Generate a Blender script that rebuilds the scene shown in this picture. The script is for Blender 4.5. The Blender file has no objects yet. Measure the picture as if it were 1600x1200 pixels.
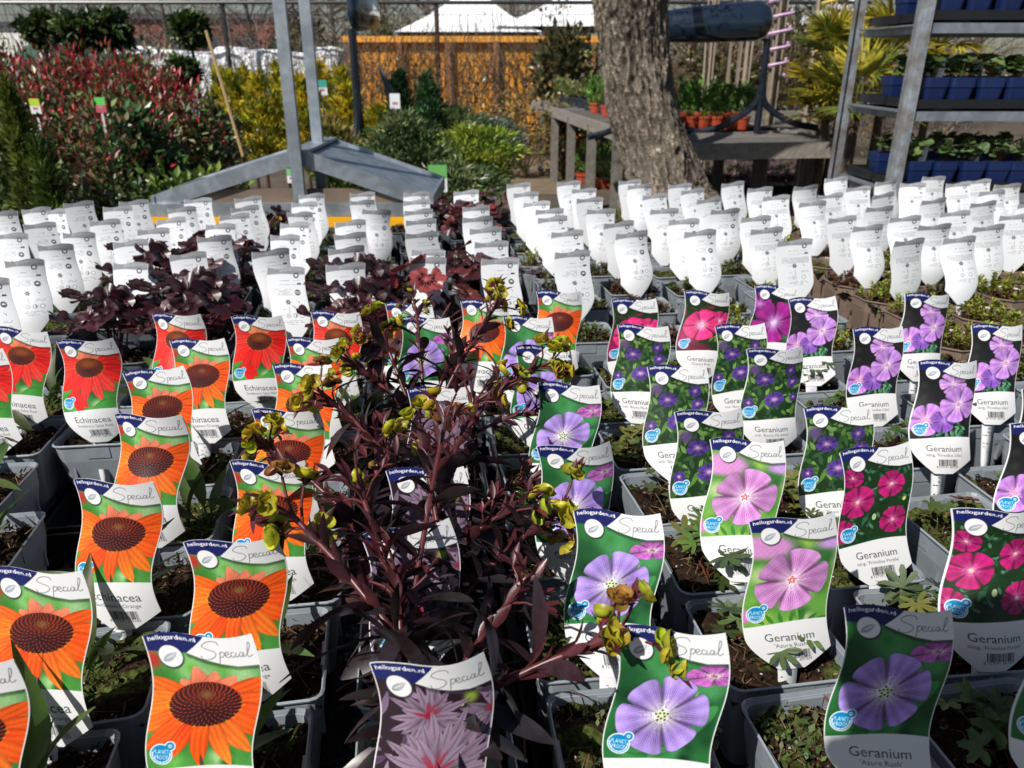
import bpy, math, random
import numpy as np
from mathutils import Vector, Matrix
# ---------------------------------------------------------------- camera, sky, sun
S = bpy.context.scene
col = S.collection
R = math.radians
F_PX, HOR, EYE = 1202.0, 95.0, 1.42
PITCH = math.atan((600 - HOR) / F_PX)
cp, sp = math.cos(PITCH), math.sin(PITCH)
cam_d = bpy.data.cameras.new("camera"); cam = bpy.data.objects.new("camera", cam_d); col.objects.link(cam)
cam.location = (0, 0, EYE); cam.rotation_euler = (R(90) - PITCH, 0, 0)
cam_d.sensor_width = 36; cam_d.lens = 36 * F_PX / 1600; cam_d.clip_start = 0.02; cam_d.clip_end = 900
cam_d.dof.use_dof = True; cam_d.dof.focus_distance = 0.72; cam_d.dof.aperture_fstop = 12
S.camera = cam
SUN_AZ, SUN_EL = 41, 46          # degrees: sun stands behind the camera, to the left
w = bpy.data.worlds.new("World"); S.world = w; w.use_nodes = True
nt = w.node_tree; bg = nt.nodes["Background"]; sky = nt.nodes.new("ShaderNodeTexSky")
sky.sky_type = 'NISHITA'; sky.sun_disc = False; sky.sun_elevation = R(SUN_EL); sky.sun_rotation = R(180 + SUN_AZ)
nt.links.new(sky.outputs[0], bg.inputs[0]); bg.inputs[1].default_value = 0.052
sd = bpy.data.lights.new("sun", 'SUN'); sd.energy = 4.8; sd.angle = R(0.5); sd.color = (1, .96, .9)
sun = bpy.data.objects.new("sun", sd); col.objects.link(sun)
tosun = Vector((-math.sin(R(SUN_AZ)) * math.cos(R(SUN_EL)), -math.cos(R(SUN_AZ)) * math.cos(R(SUN_EL)), math.sin(R(SUN_EL))))
sun.rotation_euler = tosun.to_track_quat('Z', 'Y').to_euler()
vs = S.view_settings; vs.view_transform = 'Standard'; vs.look = 'None'; vs.gamma = 1; vs.exposure = 0.16
S.cycles.max_bounces = 6; S.cycles.transparent_max_bounces = 4
rng = np.random.default_rng(7); rnd = random.Random(5)

def unproj(px, py, drop):
    """pixel + drop below the eye -> (X, D)"""
    t = (py - 600) / F_PX + math.tan(PITCH); z = drop / (cp * t)
    return (px - 800) / F_PX * z, (z - drop * sp) / cp
def at(px, py, D):
    """pixel + horizontal distance -> world point"""
    q = (py - 600) / F_PX; h = D * (sp + q * cp) / (cp - q * sp); z = D * cp + h * sp
    return Vector(((px - 800) / F_PX * z, D, EYE - h))
def lin(c):
    c = np.asarray(c, float); return np.where(c <= .04045, c / 12.92, ((c + .055) / 1.055) ** 2.4)
# ---------------------------------------------------------------- mesh helpers
class MB:
    def __init__(s): s.v = []; s.f = []; s.c = []; s.mi = []; s.n = 0
    def add(s, v, f, c=(.5, .5, .5), m=0):
        v = np.asarray(v, float).reshape(-1, 3); s.v.append(v)
        c = np.asarray(c, float)
        s.c.append(np.broadcast_to(c, (len(v), 3)) if c.ndim == 1 else c)
        if isinstance(f, np.ndarray): s.f.append(f + s.n); s.mi.append((len(f), m))
        else:
            by = {}
            for q in f: by.setdefault(len(q), []).append(q)
            for k in by: s.f.append(np.array(by[k], int) + s.n); s.mi.append((len(by[k]), m))
        s.n += len(v); return s
    def mesh(s, name, mats, smooth=False):
        me = bpy.data.meshes.new(name)
        v = np.concatenate(s.v); c = np.concatenate(s.c)
        loops = np.concatenate([a.ravel() for a in s.f]); tot = np.concatenate([np.full(len(a), a.shape[1]) for a in s.f])
        start = np.concatenate([[0], np.cumsum(tot)[:-1]])
        me.vertices.add(len(v)); me.vertices.foreach_set("co", v.astype('f').ravel())
        me.loops.add(len(loops)); me.loops.foreach_set("vertex_index", loops.astype('i'))
        me.polygons.add(len(tot)); me.polygons.foreach_set("loop_start", start.astype('i'))
        mi = np.concatenate([np.full(n, m) for n, m in s.mi]); me.polygons.foreach_set("material_index", mi.astype('i'))
        me.update(calc_edges=True); me.validate()
        a = me.color_attributes.new("Col", 'FLOAT_COLOR', 'POINT')
        a.data.foreach_set("color", np.concatenate([c, np.ones((len(c), 1))], 1).astype('f').ravel())
        for m in (mats if isinstance(mats, (list, tuple)) else [mats]): me.materials.append(m)
        me.polygons.foreach_set("use_smooth", np.full(len(tot), bool(smooth)))
        return me
    def build(s, name, mats, parent=None, smooth=False):
        return link(name, s.mesh(name, mats, smooth), parent)
def link(name, data, parent=None):
    o = bpy.data.objects.new(name, data); col.objects.link(o)
    if parent: o.parent = parent
    return o
def tag(o, label=None, cat=None, group=None, kind=None):
    if label: o["label"] = label
    if cat: o["category"] = cat
    if group: o["group"] = group
    if kind: o["kind"] = kind
    return o
def empty(name, loc=(0, 0, 0), rz=0, **k):
    o = bpy.data.objects.new(name, None); o.location = loc; o.rotation_euler = (0, 0, rz); o.empty_display_size = .05
    col.objects.link(o); return tag(o, **k)
BOXF = [(0, 3, 2, 1), (4, 5, 6, 7), (0, 1, 5, 4), (1, 2, 6, 5), (2, 3, 7, 6), (3, 0, 4, 7)]
def box(mb, c, s, color=(.5, .5, .5), rz=0, m=0, M=None):
    x, y, z = [a / 2 for a in s]
    v = np.array([(-x, -y, -z), (x, -y, -z), (x, y, -z), (-x, y, -z), (-x, -y, z), (x, -y, z), (x, y, z), (-x, y, z)])
    if M is not None: v = v @ np.array(M.to_3x3()).T
    if rz: k, l = math.cos(rz), math.sin(rz); v = v @ np.array([[k, l, 0], [-l, k, 0], [0, 0, 1]])
    mb.add(v + np.array(c), BOXF, color, m)
def bar(mb, a, b, w, h, color=(.5, .5, .5), m=0):
    a, b = Vector(a), Vector(b); d = b - a; q = d.to_track_quat('X', 'Z').to_matrix()
    box(mb, (a + b) / 2, (d.length, w, h), color, M=q, m=m)
def tube(mb, pts, rad, n=6, color=(.5, .5, .5), m=0, cap=True, wob=0):
    P = np.array([tuple(p) for p in pts], float); k = len(P); rad = np.broadcast_to(np.asarray(rad, float), (k,))
    T = np.gradient(P, axis=0); T /= np.linalg.norm(T, axis=1)[:, None] + 1e-9
    ref = np.array([0, 0, 1.]) if abs(T[0][2]) < .9 else np.array([1., 0, 0])
    A = np.cross(T, ref); A /= np.linalg.norm(A, axis=1)[:, None] + 1e-9; B = np.cross(T, A)
    th = np.arange(n) * 2 * math.pi / n
    V = P[:, None] + rad[:, None, None] * (np.cos(th)[None, :, None] * A[:, None] + np.sin(th)[None, :, None] * B[:, None])
    i = np.arange(k - 1)[:, None] * n; j = np.arange(n)[None]; j2 = (j + 1) % n
    F = np.stack([i + j, i + j2, i + n + j2, i + n + j], -1).reshape(-1, 4)
    c = np.asarray(color, float)
    if c.ndim == 2: c = np.repeat(c, n, 0)
    mb.add(V.reshape(-1, 3), F, c, m)
    if cap and n > 2:
        mb.add(V[-1], [tuple(range(n))], c if c.ndim == 1 else c[-1], m); mb.add(V[0], [tuple(range(n))[::-1]], c if c.ndim == 1 else c[0], m)
def spline(pts, n=10):
    P = [Vector(p) for p in pts]; P = [2 * P[0] - P[1]] + P + [2 * P[-1] - P[-2]]; out = []
    for i in range(1, len(P) - 2):
        for k in range(n):
            t = k / n; a, b, c, d = P[i - 1:i + 3]
            out.append(.5 * ((2 * b) + (c - a) * t + (2 * a - 5 * b + 4 * c - d) * t * t + (3 * b - a - 3 * c + d) * t ** 3))
    return out + [P[-2]]
def norm(a): return a / (np.linalg.norm(a, axis=-1, keepdims=True) + 1e-9)
def frames(d, up=(0, 0, 1), twist=None):
    """d (N,3) leaf directions -> rotation matrices with columns side, dir, normal"""
    d = norm(np.asarray(d, float)); up = np.broadcast_to(np.asarray(up, float), d.shape)
    s = np.cross(d, up); bad = np.linalg.norm(s, axis=1) < 1e-3; s[bad] = (1, 0, 0); s = norm(s); n = np.cross(s, d)
    if twist is not None: c, q = np.cos(twist)[:, None], np.sin(twist)[:, None]; s, n = s * c + n * q, n * c - s * q
    return np.stack([s, d, n], -1)
def scatter(mb, tv, tf, pos, Rm, scale, cols, m=0, cvar=None):
    """instances of template tv,tf baked into mb"""
    tv = np.asarray(tv, float); tf = np.asarray(tf, int); N = len(pos); scale = np.asarray(scale, float)
    if scale.ndim == 1: scale = scale[:, None].repeat(3, 1)
    V = np.einsum('nij,nkj->nki', Rm, tv[None] * scale[:, None]) + np.asarray(pos)[:, None]
    F = (tf[None] + (np.arange(N) * len(tv))[:, None, None]).reshape(-1, tf.shape[1])
    C = np.repeat(np.asarray(cols, float), len(tv), 0)
    if cvar is not None: C = C * np.tile(cvar, N)[:, None]
    mb.add(V.reshape(-1, 3), F, np.clip(C, 0, 1), m)
def leaf_t(n=5, width=.16, droop=.25, fold=.25, wave=0, tip=.02, power=.8, blunt=1):
    """lance leaf along +y, length 1, normal +z"""
    V = []; 
    for i in range(n + 1):
        t = i / n; wdt = width * max(tip, math.sin(math.pi * min(1, (t * .96 + .04)) ** power) ** blunt); z = -droop * t * t
        wv = wave * math.sin(t * 9)
        V += [(-wdt, t, z + fold * wdt + wv), (0, t, z), (wdt, t, z + fold * wdt - wv)]
    Fc = []
    for i in range(n):
        a = 3 * i; Fc += [(a, a + 1, a + 4, a + 3), (a + 1, a + 2, a + 5, a + 4)]
    return np.array(V), np.array(Fc)
def ruffle_t(lobes=7, depth=.2, n=56, seed=0, ruff=.05):
    V = [(0, 0, 0)]; th = np.radians(np.linspace(-168, 168, n)); g = np.random.default_rng(seed); p = g.uniform(0, 6)
    for q_ in (.35, .7, 1.0):
        for a in th:
            ph = (a / math.radians(336) + .5) * lobes; q = abs((ph % 1) - .5) * 2; r = (1 - depth * q ** 2.2 * q_) * (.82 + .18 * math.cos(a * .8)) * (1 + .035 * math.sin(a * 23 + p) * q_) * q_
            V.append((math.sin(a) * r * .55, math.cos(a) * r * .55, (.10 * r * r + ruff * q_ * q_ * (math.sin(a * 5 + p) + .6 * math.sin(a * 9 + 2 * p)) - .035 * q * q_ * (1 if q_ < 1 else .6)) * .8))
    F_ = [(0, i + 2, i + 1, 0) for i in range(0)]; Q = []
    for k in range(2):
        for i in range(n - 1): a, b = 1 + k * n + i, 1 + (k + 1) * n + i; Q += [(a, a + 1, b + 1), (a, b + 1, b)]
    return np.array(V), np.array([(0, i + 1, i) for i in range(1, n)] + [(a, c, b) for a, b, c in Q])
def lobed_t(lobes=7, depth=.4, spread=300, cup=.15, teeth=0, n=42, ruff=.05, seed=0):
    """palmate leaf: stalk joins at origin, lies around it, tip toward +y"""
    V = [(0, 0, 0)]; g = np.random.default_rng(seed)
    th = np.radians(np.linspace(-spread / 2, spread / 2, n))
    for k, a in enumerate(th):
        ph = (a / math.radians(spread) + .5) * lobes; q = abs((ph % 1) - .5) * 2
        r = 1 - depth * q ** 1.6; r *= .8 + .2 * math.cos(a * .7)
        if teeth: r *= 1 - .09 * (k % 2)
        V.append((math.sin(a) * r * .55, math.cos(a) * r * .55, cup * r * r + ruff * math.sin(ph * 2 * math.pi + 1) + g.normal() * .012))
    F_ = [(0, i + 1, i) for i in range(1, n)]
    return np.array(V), np.array(F_)
SMALL_LEAF = (np.array([(0, 0, 0), (-.28, .45, .06), (0, 1, -.08), (.28, .45, .06)]), np.array([(0, 3, 2, 1)]))
NEEDLE = (np.array([(-.06, 0, 0), (.06, 0, 0), (0, 1, 0.0)]), np.array([(0, 1, 2)]))
def jit(c, n, s=.25, hue=.08):
    c = np.asarray(c, float); k = np.exp(rng.normal(0, s, (n, 1))); return np.clip(c[None] * k * np.exp(rng.normal(0, hue, (n, 3))), 0, 1)
def ndir(n): return norm(rng.normal(size=(n, 3)))
# ---------------------------------------------------------------- materials
MATS = {}
def mat(name, color=None, rough=.6, metal=0, nscale=0, namt=.2, bump=0, bscale=40, trans=0, spec=.5, coords='Object', detail=4, tint=None, coat=0):
    """procedural material; colour None reads the mesh's own colour attribute"""
    if name in MATS: return MATS[name]
    m = bpy.data.materials.new(name); m.use_nodes = True; t = m.node_tree; N = t.nodes; L = t.links; b = N["Principled BSDF"]
    b.inputs["Roughness"].default_value = rough; b.inputs["Metallic"].default_value = metal; b.inputs["Specular IOR Level"].default_value = spec
    if coat: b.inputs["Coat Weight"].default_value = coat
    tc = N.new("ShaderNodeTexCoord")
    if color is None: a = N.new("ShaderNodeAttribute"); a.attribute_name = "Col"; src = a.outputs["Color"]
    else: a = N.new("ShaderNodeRGB"); a.outputs[0].default_value = (*color, 1); src = a.outputs[0]
    if nscale:
        nz = N.new("ShaderNodeTexNoise"); nz.inputs["Scale"].default_value = nscale; nz.inputs["Detail"].default_value = detail; L.new(tc.outputs[coords], nz.inputs["Vector"])
        mr = N.new("ShaderNodeMapRange"); mr.inputs[1].default_value = .3; mr.inputs[2].default_value = .7; mr.inputs[3].default_value = 1 - namt; mr.inputs[4].default_value = 1 + namt
        L.new(nz.outputs[0], mr.inputs[0])
        mx = N.new("ShaderNodeVectorMath"); mx.operation = 'SCALE'; L.new(src, mx.inputs[0]); L.new(mr.outputs[0], mx.inputs["Scale"]); src = mx.outputs[0]
        if tint:
            m2 = N.new("ShaderNodeMix"); m2.data_type = 'RGBA'; n2 = N.new("ShaderNodeTexNoise"); n2.inputs["Scale"].default_value = nscale * .37; n2.inputs["Detail"].default_value = 5
            L.new(tc.outputs[coords], n2.inputs["Vector"]); r2 = N.new("ShaderNodeMapRange"); r2.inputs[1].default_value = .45; r2.inputs[2].default_value = .65
            L.new(n2.outputs[0], r2.inputs[0]); L.new(r2.outputs[0], m2.inputs[0]); L.new(src, m2.inputs[6]); m2.inputs[7].default_value = (*tint, 1); src = m2.outputs[2]
    L.new(src, b.inputs["Base Color"])
    if bump:
        nb = N.new("ShaderNodeTexNoise"); nb.inputs["Scale"].default_value = bscale; nb.inputs["Detail"].default_value = 6; L.new(tc.outputs[coords], nb.inputs["Vector"])
        bp = N.new("ShaderNodeBump"); bp.inputs["Strength"].default_value = bump; bp.inputs["Distance"].default_value = 1 / bscale * .5; L.new(nb.outputs[0], bp.inputs["Height"]); L.new(bp.outputs[0], b.inputs["Normal"])
    if trans:
        tr = N.new("ShaderNodeBsdfTranslucent"); L.new(src, tr.inputs[0]); mxs = N.new("ShaderNodeMixShader"); mxs.inputs[0].default_value = trans
        L.new(b.outputs[0], mxs.inputs[1]); L.new(tr.outputs[0], mxs.inputs[2]); L.new(mxs.outputs[0], N["Material Output"].inputs[0])
    MATS[name] = m; return m
M_LEAF = mat("leaf", None, .5, trans=.3, nscale=90, namt=.18)
M_DARK = mat("dark_leaf", None, .36, trans=.25, nscale=120, namt=.3, spec=.6)
M_BGLEAF = mat("shrub_leaf", None, .36, trans=.22)
M_STEM = mat("stem", None, .55, nscale=150, namt=.2)
M_CARD = mat("tag_card", None, .42, nscale=25, namt=.02, spec=.4)
def speckle(m, color, lo, scale):
    """splashes of dried soil, different on every copy"""
    t = m.node_tree; N = t.nodes; L = t.links; b = N["Principled BSDF"]; src = b.inputs["Base Color"].links[0].from_socket
    tc = N.new("ShaderNodeTexCoord"); oi = N.new("ShaderNodeObjectInfo"); ad = N.new("ShaderNodeVectorMath"); ad.operation = 'ADD'; L.new(tc.outputs["Object"], ad.inputs[0]); L.new(oi.outputs["Random"], ad.inputs[1])
    n = N.new("ShaderNodeTexNoise"); n.inputs["Scale"].default_value = scale; n.inputs["Detail"].default_value = 3; n.inputs["Roughness"].default_value = .65; L.new(ad.outputs[0], n.inputs["Vector"])
    r = N.new("ShaderNodeMapRange"); r.inputs[1].default_value = lo; r.inputs[2].default_value = lo + .03; r.inputs[4].default_value = .75; L.new(n.outputs[0], r.inputs[0])
    x = N.new("ShaderNodeMix"); x.data_type = 'RGBA'; L.new(r.outputs[0], x.inputs[0]); L.new(src, x.inputs[6]); x.inputs[7].default_value = (*color, 1); L.new(x.outputs[2], b.inputs["Base Color"])
speckle(M_CARD, (.16, .11, .07), .73, 170)
M_POT = mat("pot_plastic", None, .38, nscale=60, namt=.08, bump=.05, bscale=90)
speckle(M_POT, (.07, .05, .035), .69, 75)
M_SOIL = mat("soil", None, .95, nscale=260, namt=.55, bump=1, bscale=260, spec=.1, detail=6)
M_GALV = mat("galvanised_steel", (.42, .47, .52), .42, .75, nscale=35, namt=.18, tint=(.30, .34, .38))
M_BARK = mat("bark", None, .9, nscale=70, namt=.45, bump=1, bscale=110, spec=.15, detail=8, tint=(.10, .085, .065))
M_ANY = mat("matte", None, .7, nscale=30, namt=.12)
M_GLOSS = mat("gloss", None, .3, nscale=20, namt=.1)
M_RUST = mat("worn_galvanised", (.42, .46, .50), .5, .6, nscale=30, namt=.25, tint=(.27, .23, .19), detail=8)
M_WOODG = mat("grey_wood", None, .85, nscale=22, namt=.25, bump=.4, bscale=50)
# ---------------------------------------------------------------- printed plant tags
W_T, L_T = .070, 1.94                        # width in metres, printed length in widths
NU, NT = 170, 330
def text_tris(s, size=1.0, shear=0):
    cu = bpy.data.curves.new("t", 'FONT'); cu.body = s; cu.size = size; cu.shear = shear; cu.resolution_u = 3
    o = bpy.data.objects.new("t", cu); col.objects.link(o); dg = bpy.context.evaluated_depsgraph_get(); dg.update()
    me = bpy.data.meshes.new_from_object(o.evaluated_get(dg)); me.calc_loop_triangles()
    v = np.array([x.co[:2] for x in me.vertices]); t = np.array([x.vertices[:] for x in me.loop_triangles])
    bpy.data.objects.remove(o); bpy.data.curves.remove(cu); bpy.data.meshes.remove(me)
    return v, t
RES = 520                                     # mask pixels per tag width
class Ink:
    def __init__(s): s.m = np.zeros((int(RES * 2.1), RES), np.float32)
    def text(s, string, u, t, size=None, width=None, bend=None, center=False, shear=0, bold=0):
        v, tr = text_tris(string, 1, shear); v = v.copy(); wd = v[:, 0].max(); k = size if size else width / wd
        if width and size: v[:, 0] *= width / (wd * size)
        v *= k; X = v[:, 0] + (u if not center else u - v[:, 0].max() / 2); Y = t - v[:, 1]
        if bend: Y = Y + bend(X)
        px = np.stack([X, Y + .08], 1) * RES
        for a in tr:
            s.tri(px[a])
        if bold:
            m = s.m; s.m = np.maximum(m, np.maximum(np.roll(m, 1, 1), np.roll(m, -1, 1)))
        return s
    def tri(s, p):
        x0, y0 = np.floor(p.min(0)).astype(int); x1, y1 = np.ceil(p.max(0)).astype(int) + 1
        x0, y0 = max(x0, 0), max(y0, 0); x1, y1 = min(x1, s.m.shape[1]), min(y1, s.m.shape[0])
        if x1 <= x0 or y1 <= y0: return
        xx, yy = np.meshgrid(np.arange(x0, x1) + .5, np.arange(y0, y1) + .5)
        def e(a, b): return (b[0] - a[0]) * (yy - a[1]) - (b[1] - a[1]) * (xx - a[0])
        a, b, c = e(p[0], p[1]), e(p[1], p[2]), e(p[2], p[0])
        s.m[y0:y1, x0:x1][((a >= 0) & (b >= 0) & (c >= 0)) | ((a <= 0) & (b <= 0) & (c <= 0))] = 1
    def line(s, pts, th):
        P = np.array(pts, float) + [0, .08]
        for a, b in zip(P[:-1], P[1:]):
            lo = np.floor((np.minimum(a, b) - th) * RES).astype(int); hi = np.ceil((np.maximum(a, b) + th) * RES).astype(int) + 1
            lo = np.maximum(lo, 0); hi[0] = min(hi[0], s.m.shape[1]); hi[1] = min(hi[1], s.m.shape[0])
            if hi[0] <= lo[0] or hi[1] <= lo[1]: continue
            xx, yy = np.meshgrid((np.arange(lo[0], hi[0]) + .5) / RES, (np.arange(lo[1], hi[1]) + .5) / RES)
            d = b - a; q = np.clip(((xx - a[0]) * d[0] + (yy - a[1]) * d[1]) / (d @ d + 1e-12), 0, 1)
            r = np.hypot(xx - a[0] - q * d[0], yy - a[1] - q * d[1]); s.m[lo[1]:hi[1], lo[0]:hi[0]][r < th / 2] = 1
        return s
    def sample(s, U, T):
        m = s.m; k = 3; c = np.cumsum(np.cumsum(np.pad(m, ((1, 0), (1, 0))), 0), 1)
        x = np.clip((U * RES).astype(int), k, m.shape[1] - k - 1); y = np.clip(((T + .08) * RES).astype(int), k, m.shape[0] - k - 1)
        h = k // 2 + 1
        return (c[y + h, x + h] - c[y - h + 1, x + h] - c[y + h, x - h + 1] + c[y - h + 1, x - h + 1]) / ((2 * h - 1) ** 2)
def topcurve(u): return np.interp(u, [0, .08, .17, .27, .37, .47, .57, .66, .76, .88, 1], [0, .030, .047, .053, .046, .027, .006, -.006, -.006, .010, .038])
def outline(front=True):
    s = np.linspace(0, 1, NU); v = np.linspace(0, 1, NT)
    Sg, Vg = np.meshgrid(s, v); top = topcurve(Sg) if front else topcurve(1 - Sg)
    T = Vg * L_T - top * (1 - Vg)
    a = np.clip((T - (1.50 if front else 1.28)) / (.47 if front else .66), 0, 1); b = np.clip((T - (1.70 if front else 1.50)) / (.27 if front else .44), 0, 1)
    xl = .37 * a ** 1.7; xr = 1 - .40 * b
    if not front: xl, xr = 1 - xr, 1 - xl; 
    U = xl + Sg * (xr - xl); off = (.062 if front else -.042) * np.sin(2 * math.pi * T / 1.62)
    return U, T, U + off
def ss(a, b, x): q = np.clip((x - a) / (b - a), 0, 1); return q * q * (3 - 2 * q)
class Paint:
    def __init__(s, U, T): s.U, s.T = U, T; s.c = np.zeros(U.shape + (3,)); s.e = .006; s.g = np.random.default_rng(3)
    def put(s, m, c):
        m = np.clip(m, 0, 1)[..., None]; c = np.asarray(c, float); s.c = s.c * (1 - m) + c * m
    def fill(s, c): s.c[:] = c
    def blob(s, u, t, r, c, soft=.6, rt=None):
        d = np.sqrt(((s.U - u) / r) ** 2 + ((s.T - t) / (rt or r)) ** 2); s.put(1 - ss(1 - soft, 1, d), c)
    def disc(s, u, t, r, c, rt=None): s.blob(u, t, r, c, s.e / r * 1.5, rt)
    def noise(s, amt, sc):
        n = sum(s.g.normal() * np.sin(s.U * sc * s.g.normal() + s.T * sc * s.g.normal() + s.g.uniform(0, 6)) for _ in range(8)) / 3
        s.c = np.clip(s.c * (1 + amt * n)[..., None], 0, 1)
    def leafshape(s, u, t, ang, ln, wd, c, c2=None, rim=None, vein=.0, blunt=.8, streak=0):
        dx, dy = s.U - u, s.T - t; ca, sa = math.cos(ang), math.sin(ang); y = (dx * ca + dy * sa) / ln; x = -dx * sa + dy * ca
        w_ = wd * np.sin(math.pi * np.clip(y, 0, 1) ** blunt) ** .7; ok = (y > 0) & (y < 1)
        m = ss(0, s.e * 1.4, w_ - np.abs(x)) * ok; c = np.asarray(c, float)
        C = np.broadcast_to(c, s.c.shape).copy()
        if c2 is not None: k = np.clip(y, 0, 1)[..., None]; C = C * (1 - k) + np.asarray(c2) * k
        if streak: C = C * (1 + streak * np.sin(x / (wd + 1e-6) * 11))[..., None]
        if vein: C = C * (1 - vein * np.exp(-(x / .006) ** 2))[..., None]
        if rim is not None: q = (ss(.55, 1, np.abs(x) / (w_ + 1e-5)) * .8)[..., None]; C = C * (1 - q) + np.asarray(rim) * q
        q = (1 - .25 * ss(.7, 1, np.abs(x) / (w_ + 1e-5)))[..., None]
        s.put(m, C * q)
    def flower(s, u, t, r, n=5, rot=-1.57, inner=(.95, .93, .95), outer=(.7, .55, .9), vein=(.45, .3, .65), notch=.16, squash=1, core=None, vn=7, corer=.1, ang=0):
        dx, dy = s.U - u, (s.T - t); ca, sa = math.cos(ang), math.sin(ang); dx, dy = dx * ca + dy * sa, (-dx * sa + dy * ca) / squash
        rho = np.hypot(dx, dy) / r; th = np.arctan2(dy, dx) - rot
        a = ((th * n / (2 * math.pi) + .5) % 1 - .5) * 2; k = np.floor(th * n / (2 * math.pi) + .5)
        edge = 1 - notch * np.abs(a) ** 3 - .20 * ss(.80, 1, np.abs(a)) ** 2 - .03 * np.cos(a * 3) + .03 * np.sin(k * 2.1)
        m = ss(0, s.e * 1.6 / r, edge - rho)
        q = ss(.04, .6, rho)[..., None]; C = np.asarray(inner) * (1 - q) + np.asarray(outer) * q
        vv = (np.cos(a * math.pi * vn) ** 8) * ss(.12, .22, rho) * (1 - ss(.55, .85, rho)); C = C * (1 - .85 * vv[..., None]) + np.asarray(vein) * .85 * vv[..., None]
        C = C * (1 - .42 * ss(.7, 1, np.abs(a)) * ss(.15, .4, rho) + .06 * np.sin(a * 9 + k))[..., None] * (1 - .12 * (k % 2))[..., None]
        s.put(ss(0, .25, edge + .12 - rho) * .25, s.c * .35)
        s.put(m, C)
        if core is not None:
            s.blob(u, t, r * corer * 1.5, core[0], .8, r * corer * 1.5 * squash)
            for i in range(10):
                b = i * .628 + .2; q = r * corer * (1 if i % 2 else .55); s.disc(u + q * math.cos(b), t + q * math.sin(b) * squash, r * .036, core[1])
GREEN, DGREEN, LGREEN = (.23, .5, .18), (.08, .25, .1), (.5, .72, .35)
def echinacea(p, red=False):
    p.fill((.30, .58, .25)); g = p.g
    for i in range(26): p.blob(g.uniform(0, 1), g.uniform(.2, 1.4), g.uniform(.08, .25), [(.2, .47, .16), (.42, .68, .3), (.62, .8, .55), (.14, .36, .15)][i % 4], .9)
    base = (.93, .16, .13) if red else (.97, .36, .10); dark = (.80, .07, .10) if red else (.90, .22, .07); lite = (.98, .32, .27) if red else (1, .52, .16)
    p.blob(.02, .22, .14, (.75, .2, .15), .8)
    cx, cy, rx, ry = (.47, .50, .24, .18) if red else (.50, .66, .32, .215)
    if red:
        for a, l in ((1.2, .55), (1.9, .5), (.8, .4)): p.leafshape(.25, .95, a, l, .09, dark, base)
        p.leafshape(.6, 1.3, -.4, .5, .1, (.3, .62, .28), (.25, .55, .2)); p.leafshape(.3, 1.35, -2.7, .5, .08, (.3, .6, .3))
    for i in range(4): p.leafshape(cx, cy, -2.35 + i * .52, ry + .13 + .05 * (i % 2), .11, (.93, .42, .33), (.96, .56, .42))
    ps = [(-.42, .60, .085), (3.56, .62, .085), (-.12, .58, .08), (3.28, .60, .08), (.16, .60, .085), (3.0, .62, .085), (.46, .68, .085), (2.7, .68, .085), (2.38, .66, .09), (.78, .66, .09), (2.02, .60, .085), (1.12, .66, .085), (1.57, .60, .095)]
    ps = [(a, l * 1.04, w_ * (1.08 if abs(math.sin(a)) < .75 else .98)) for a, l, w_ in ps]
    if red: ps = [(a, l * .98, w_ * 1.15) for a, l, w_ in ps]
    for i, (a, l, w_) in enumerate(ps):
        y = (dark if i % 3 == 1 else base); p.leafshape(cx, cy, a, l, w_, y, lite if i % 2 else base, streak=.09, blunt=1.25)
    p.leafshape(cx + .02, cy + .5, 1.5, .6, .03, (.35, .25, .22)) if not red else None
    for q, c in ((1.05, (.22, .06, .05)), (1, (.20, .06, .06))): p.disc(cx, cy, rx * q, c, ry * q)
    p.blob(cx, cy - ry * .35, rx * .9, (.38, .13, .08) if not red else (.62, .28, .10), .9, ry * .7)
    p.blob(cx, cy + ry * .6, rx * .9, (.17, .05, .06), .9, ry * .55)
    p.blob(cx, cy - ry * .45, rx * .3, (.45, .36, .2), .9, ry * .3)
    N = 200
    for i in range(N):
        r = math.sqrt((i + .5) / N); b = i * 2.39996; x, y = r * math.cos(b), r * math.sin(b)
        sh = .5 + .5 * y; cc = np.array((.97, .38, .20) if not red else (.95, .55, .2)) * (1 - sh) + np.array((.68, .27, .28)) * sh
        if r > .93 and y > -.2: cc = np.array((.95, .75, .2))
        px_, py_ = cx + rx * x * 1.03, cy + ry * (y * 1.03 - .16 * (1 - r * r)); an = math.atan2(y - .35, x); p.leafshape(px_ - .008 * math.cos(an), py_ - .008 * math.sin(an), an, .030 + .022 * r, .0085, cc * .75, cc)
def gazure(p):
    p.fill((.16, .42, .22)); g = p.g
    for i in range(30): p.blob(g.uniform(0, 1), g.uniform(.2, 1.4), g.uniform(.1, .3), [(.10, .30, .16), (.22, .52, .26), (.30, .60, .36), (.07, .22, .12)][i % 4], .95)
    p.leafshape(.75, .55, 1.9, .7, .02, (.5, .75, .5)); p.leafshape(.95, .7, 2.3, .8, .12, (.25, .55, .3)); p.leafshape(.1, 1.2, -.3, .6, .14, (.2, .5, .25))
    p.flower(.86, .40, .27, 5, 2.2, (.93, .85, .9), (.82, .45, .82), (.6, .2, .55), squash=.42, core=((.8, .85, .6), (.5, .15, .25)), ang=-.1)
    p.flower(.48, .84, .42, 6, -1.3, (.97, .96, .93), (.74, .62, .95), (.30, .18, .50), core=((.85, .93, .68), (.2, .14, .25)), corer=.13)
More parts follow.
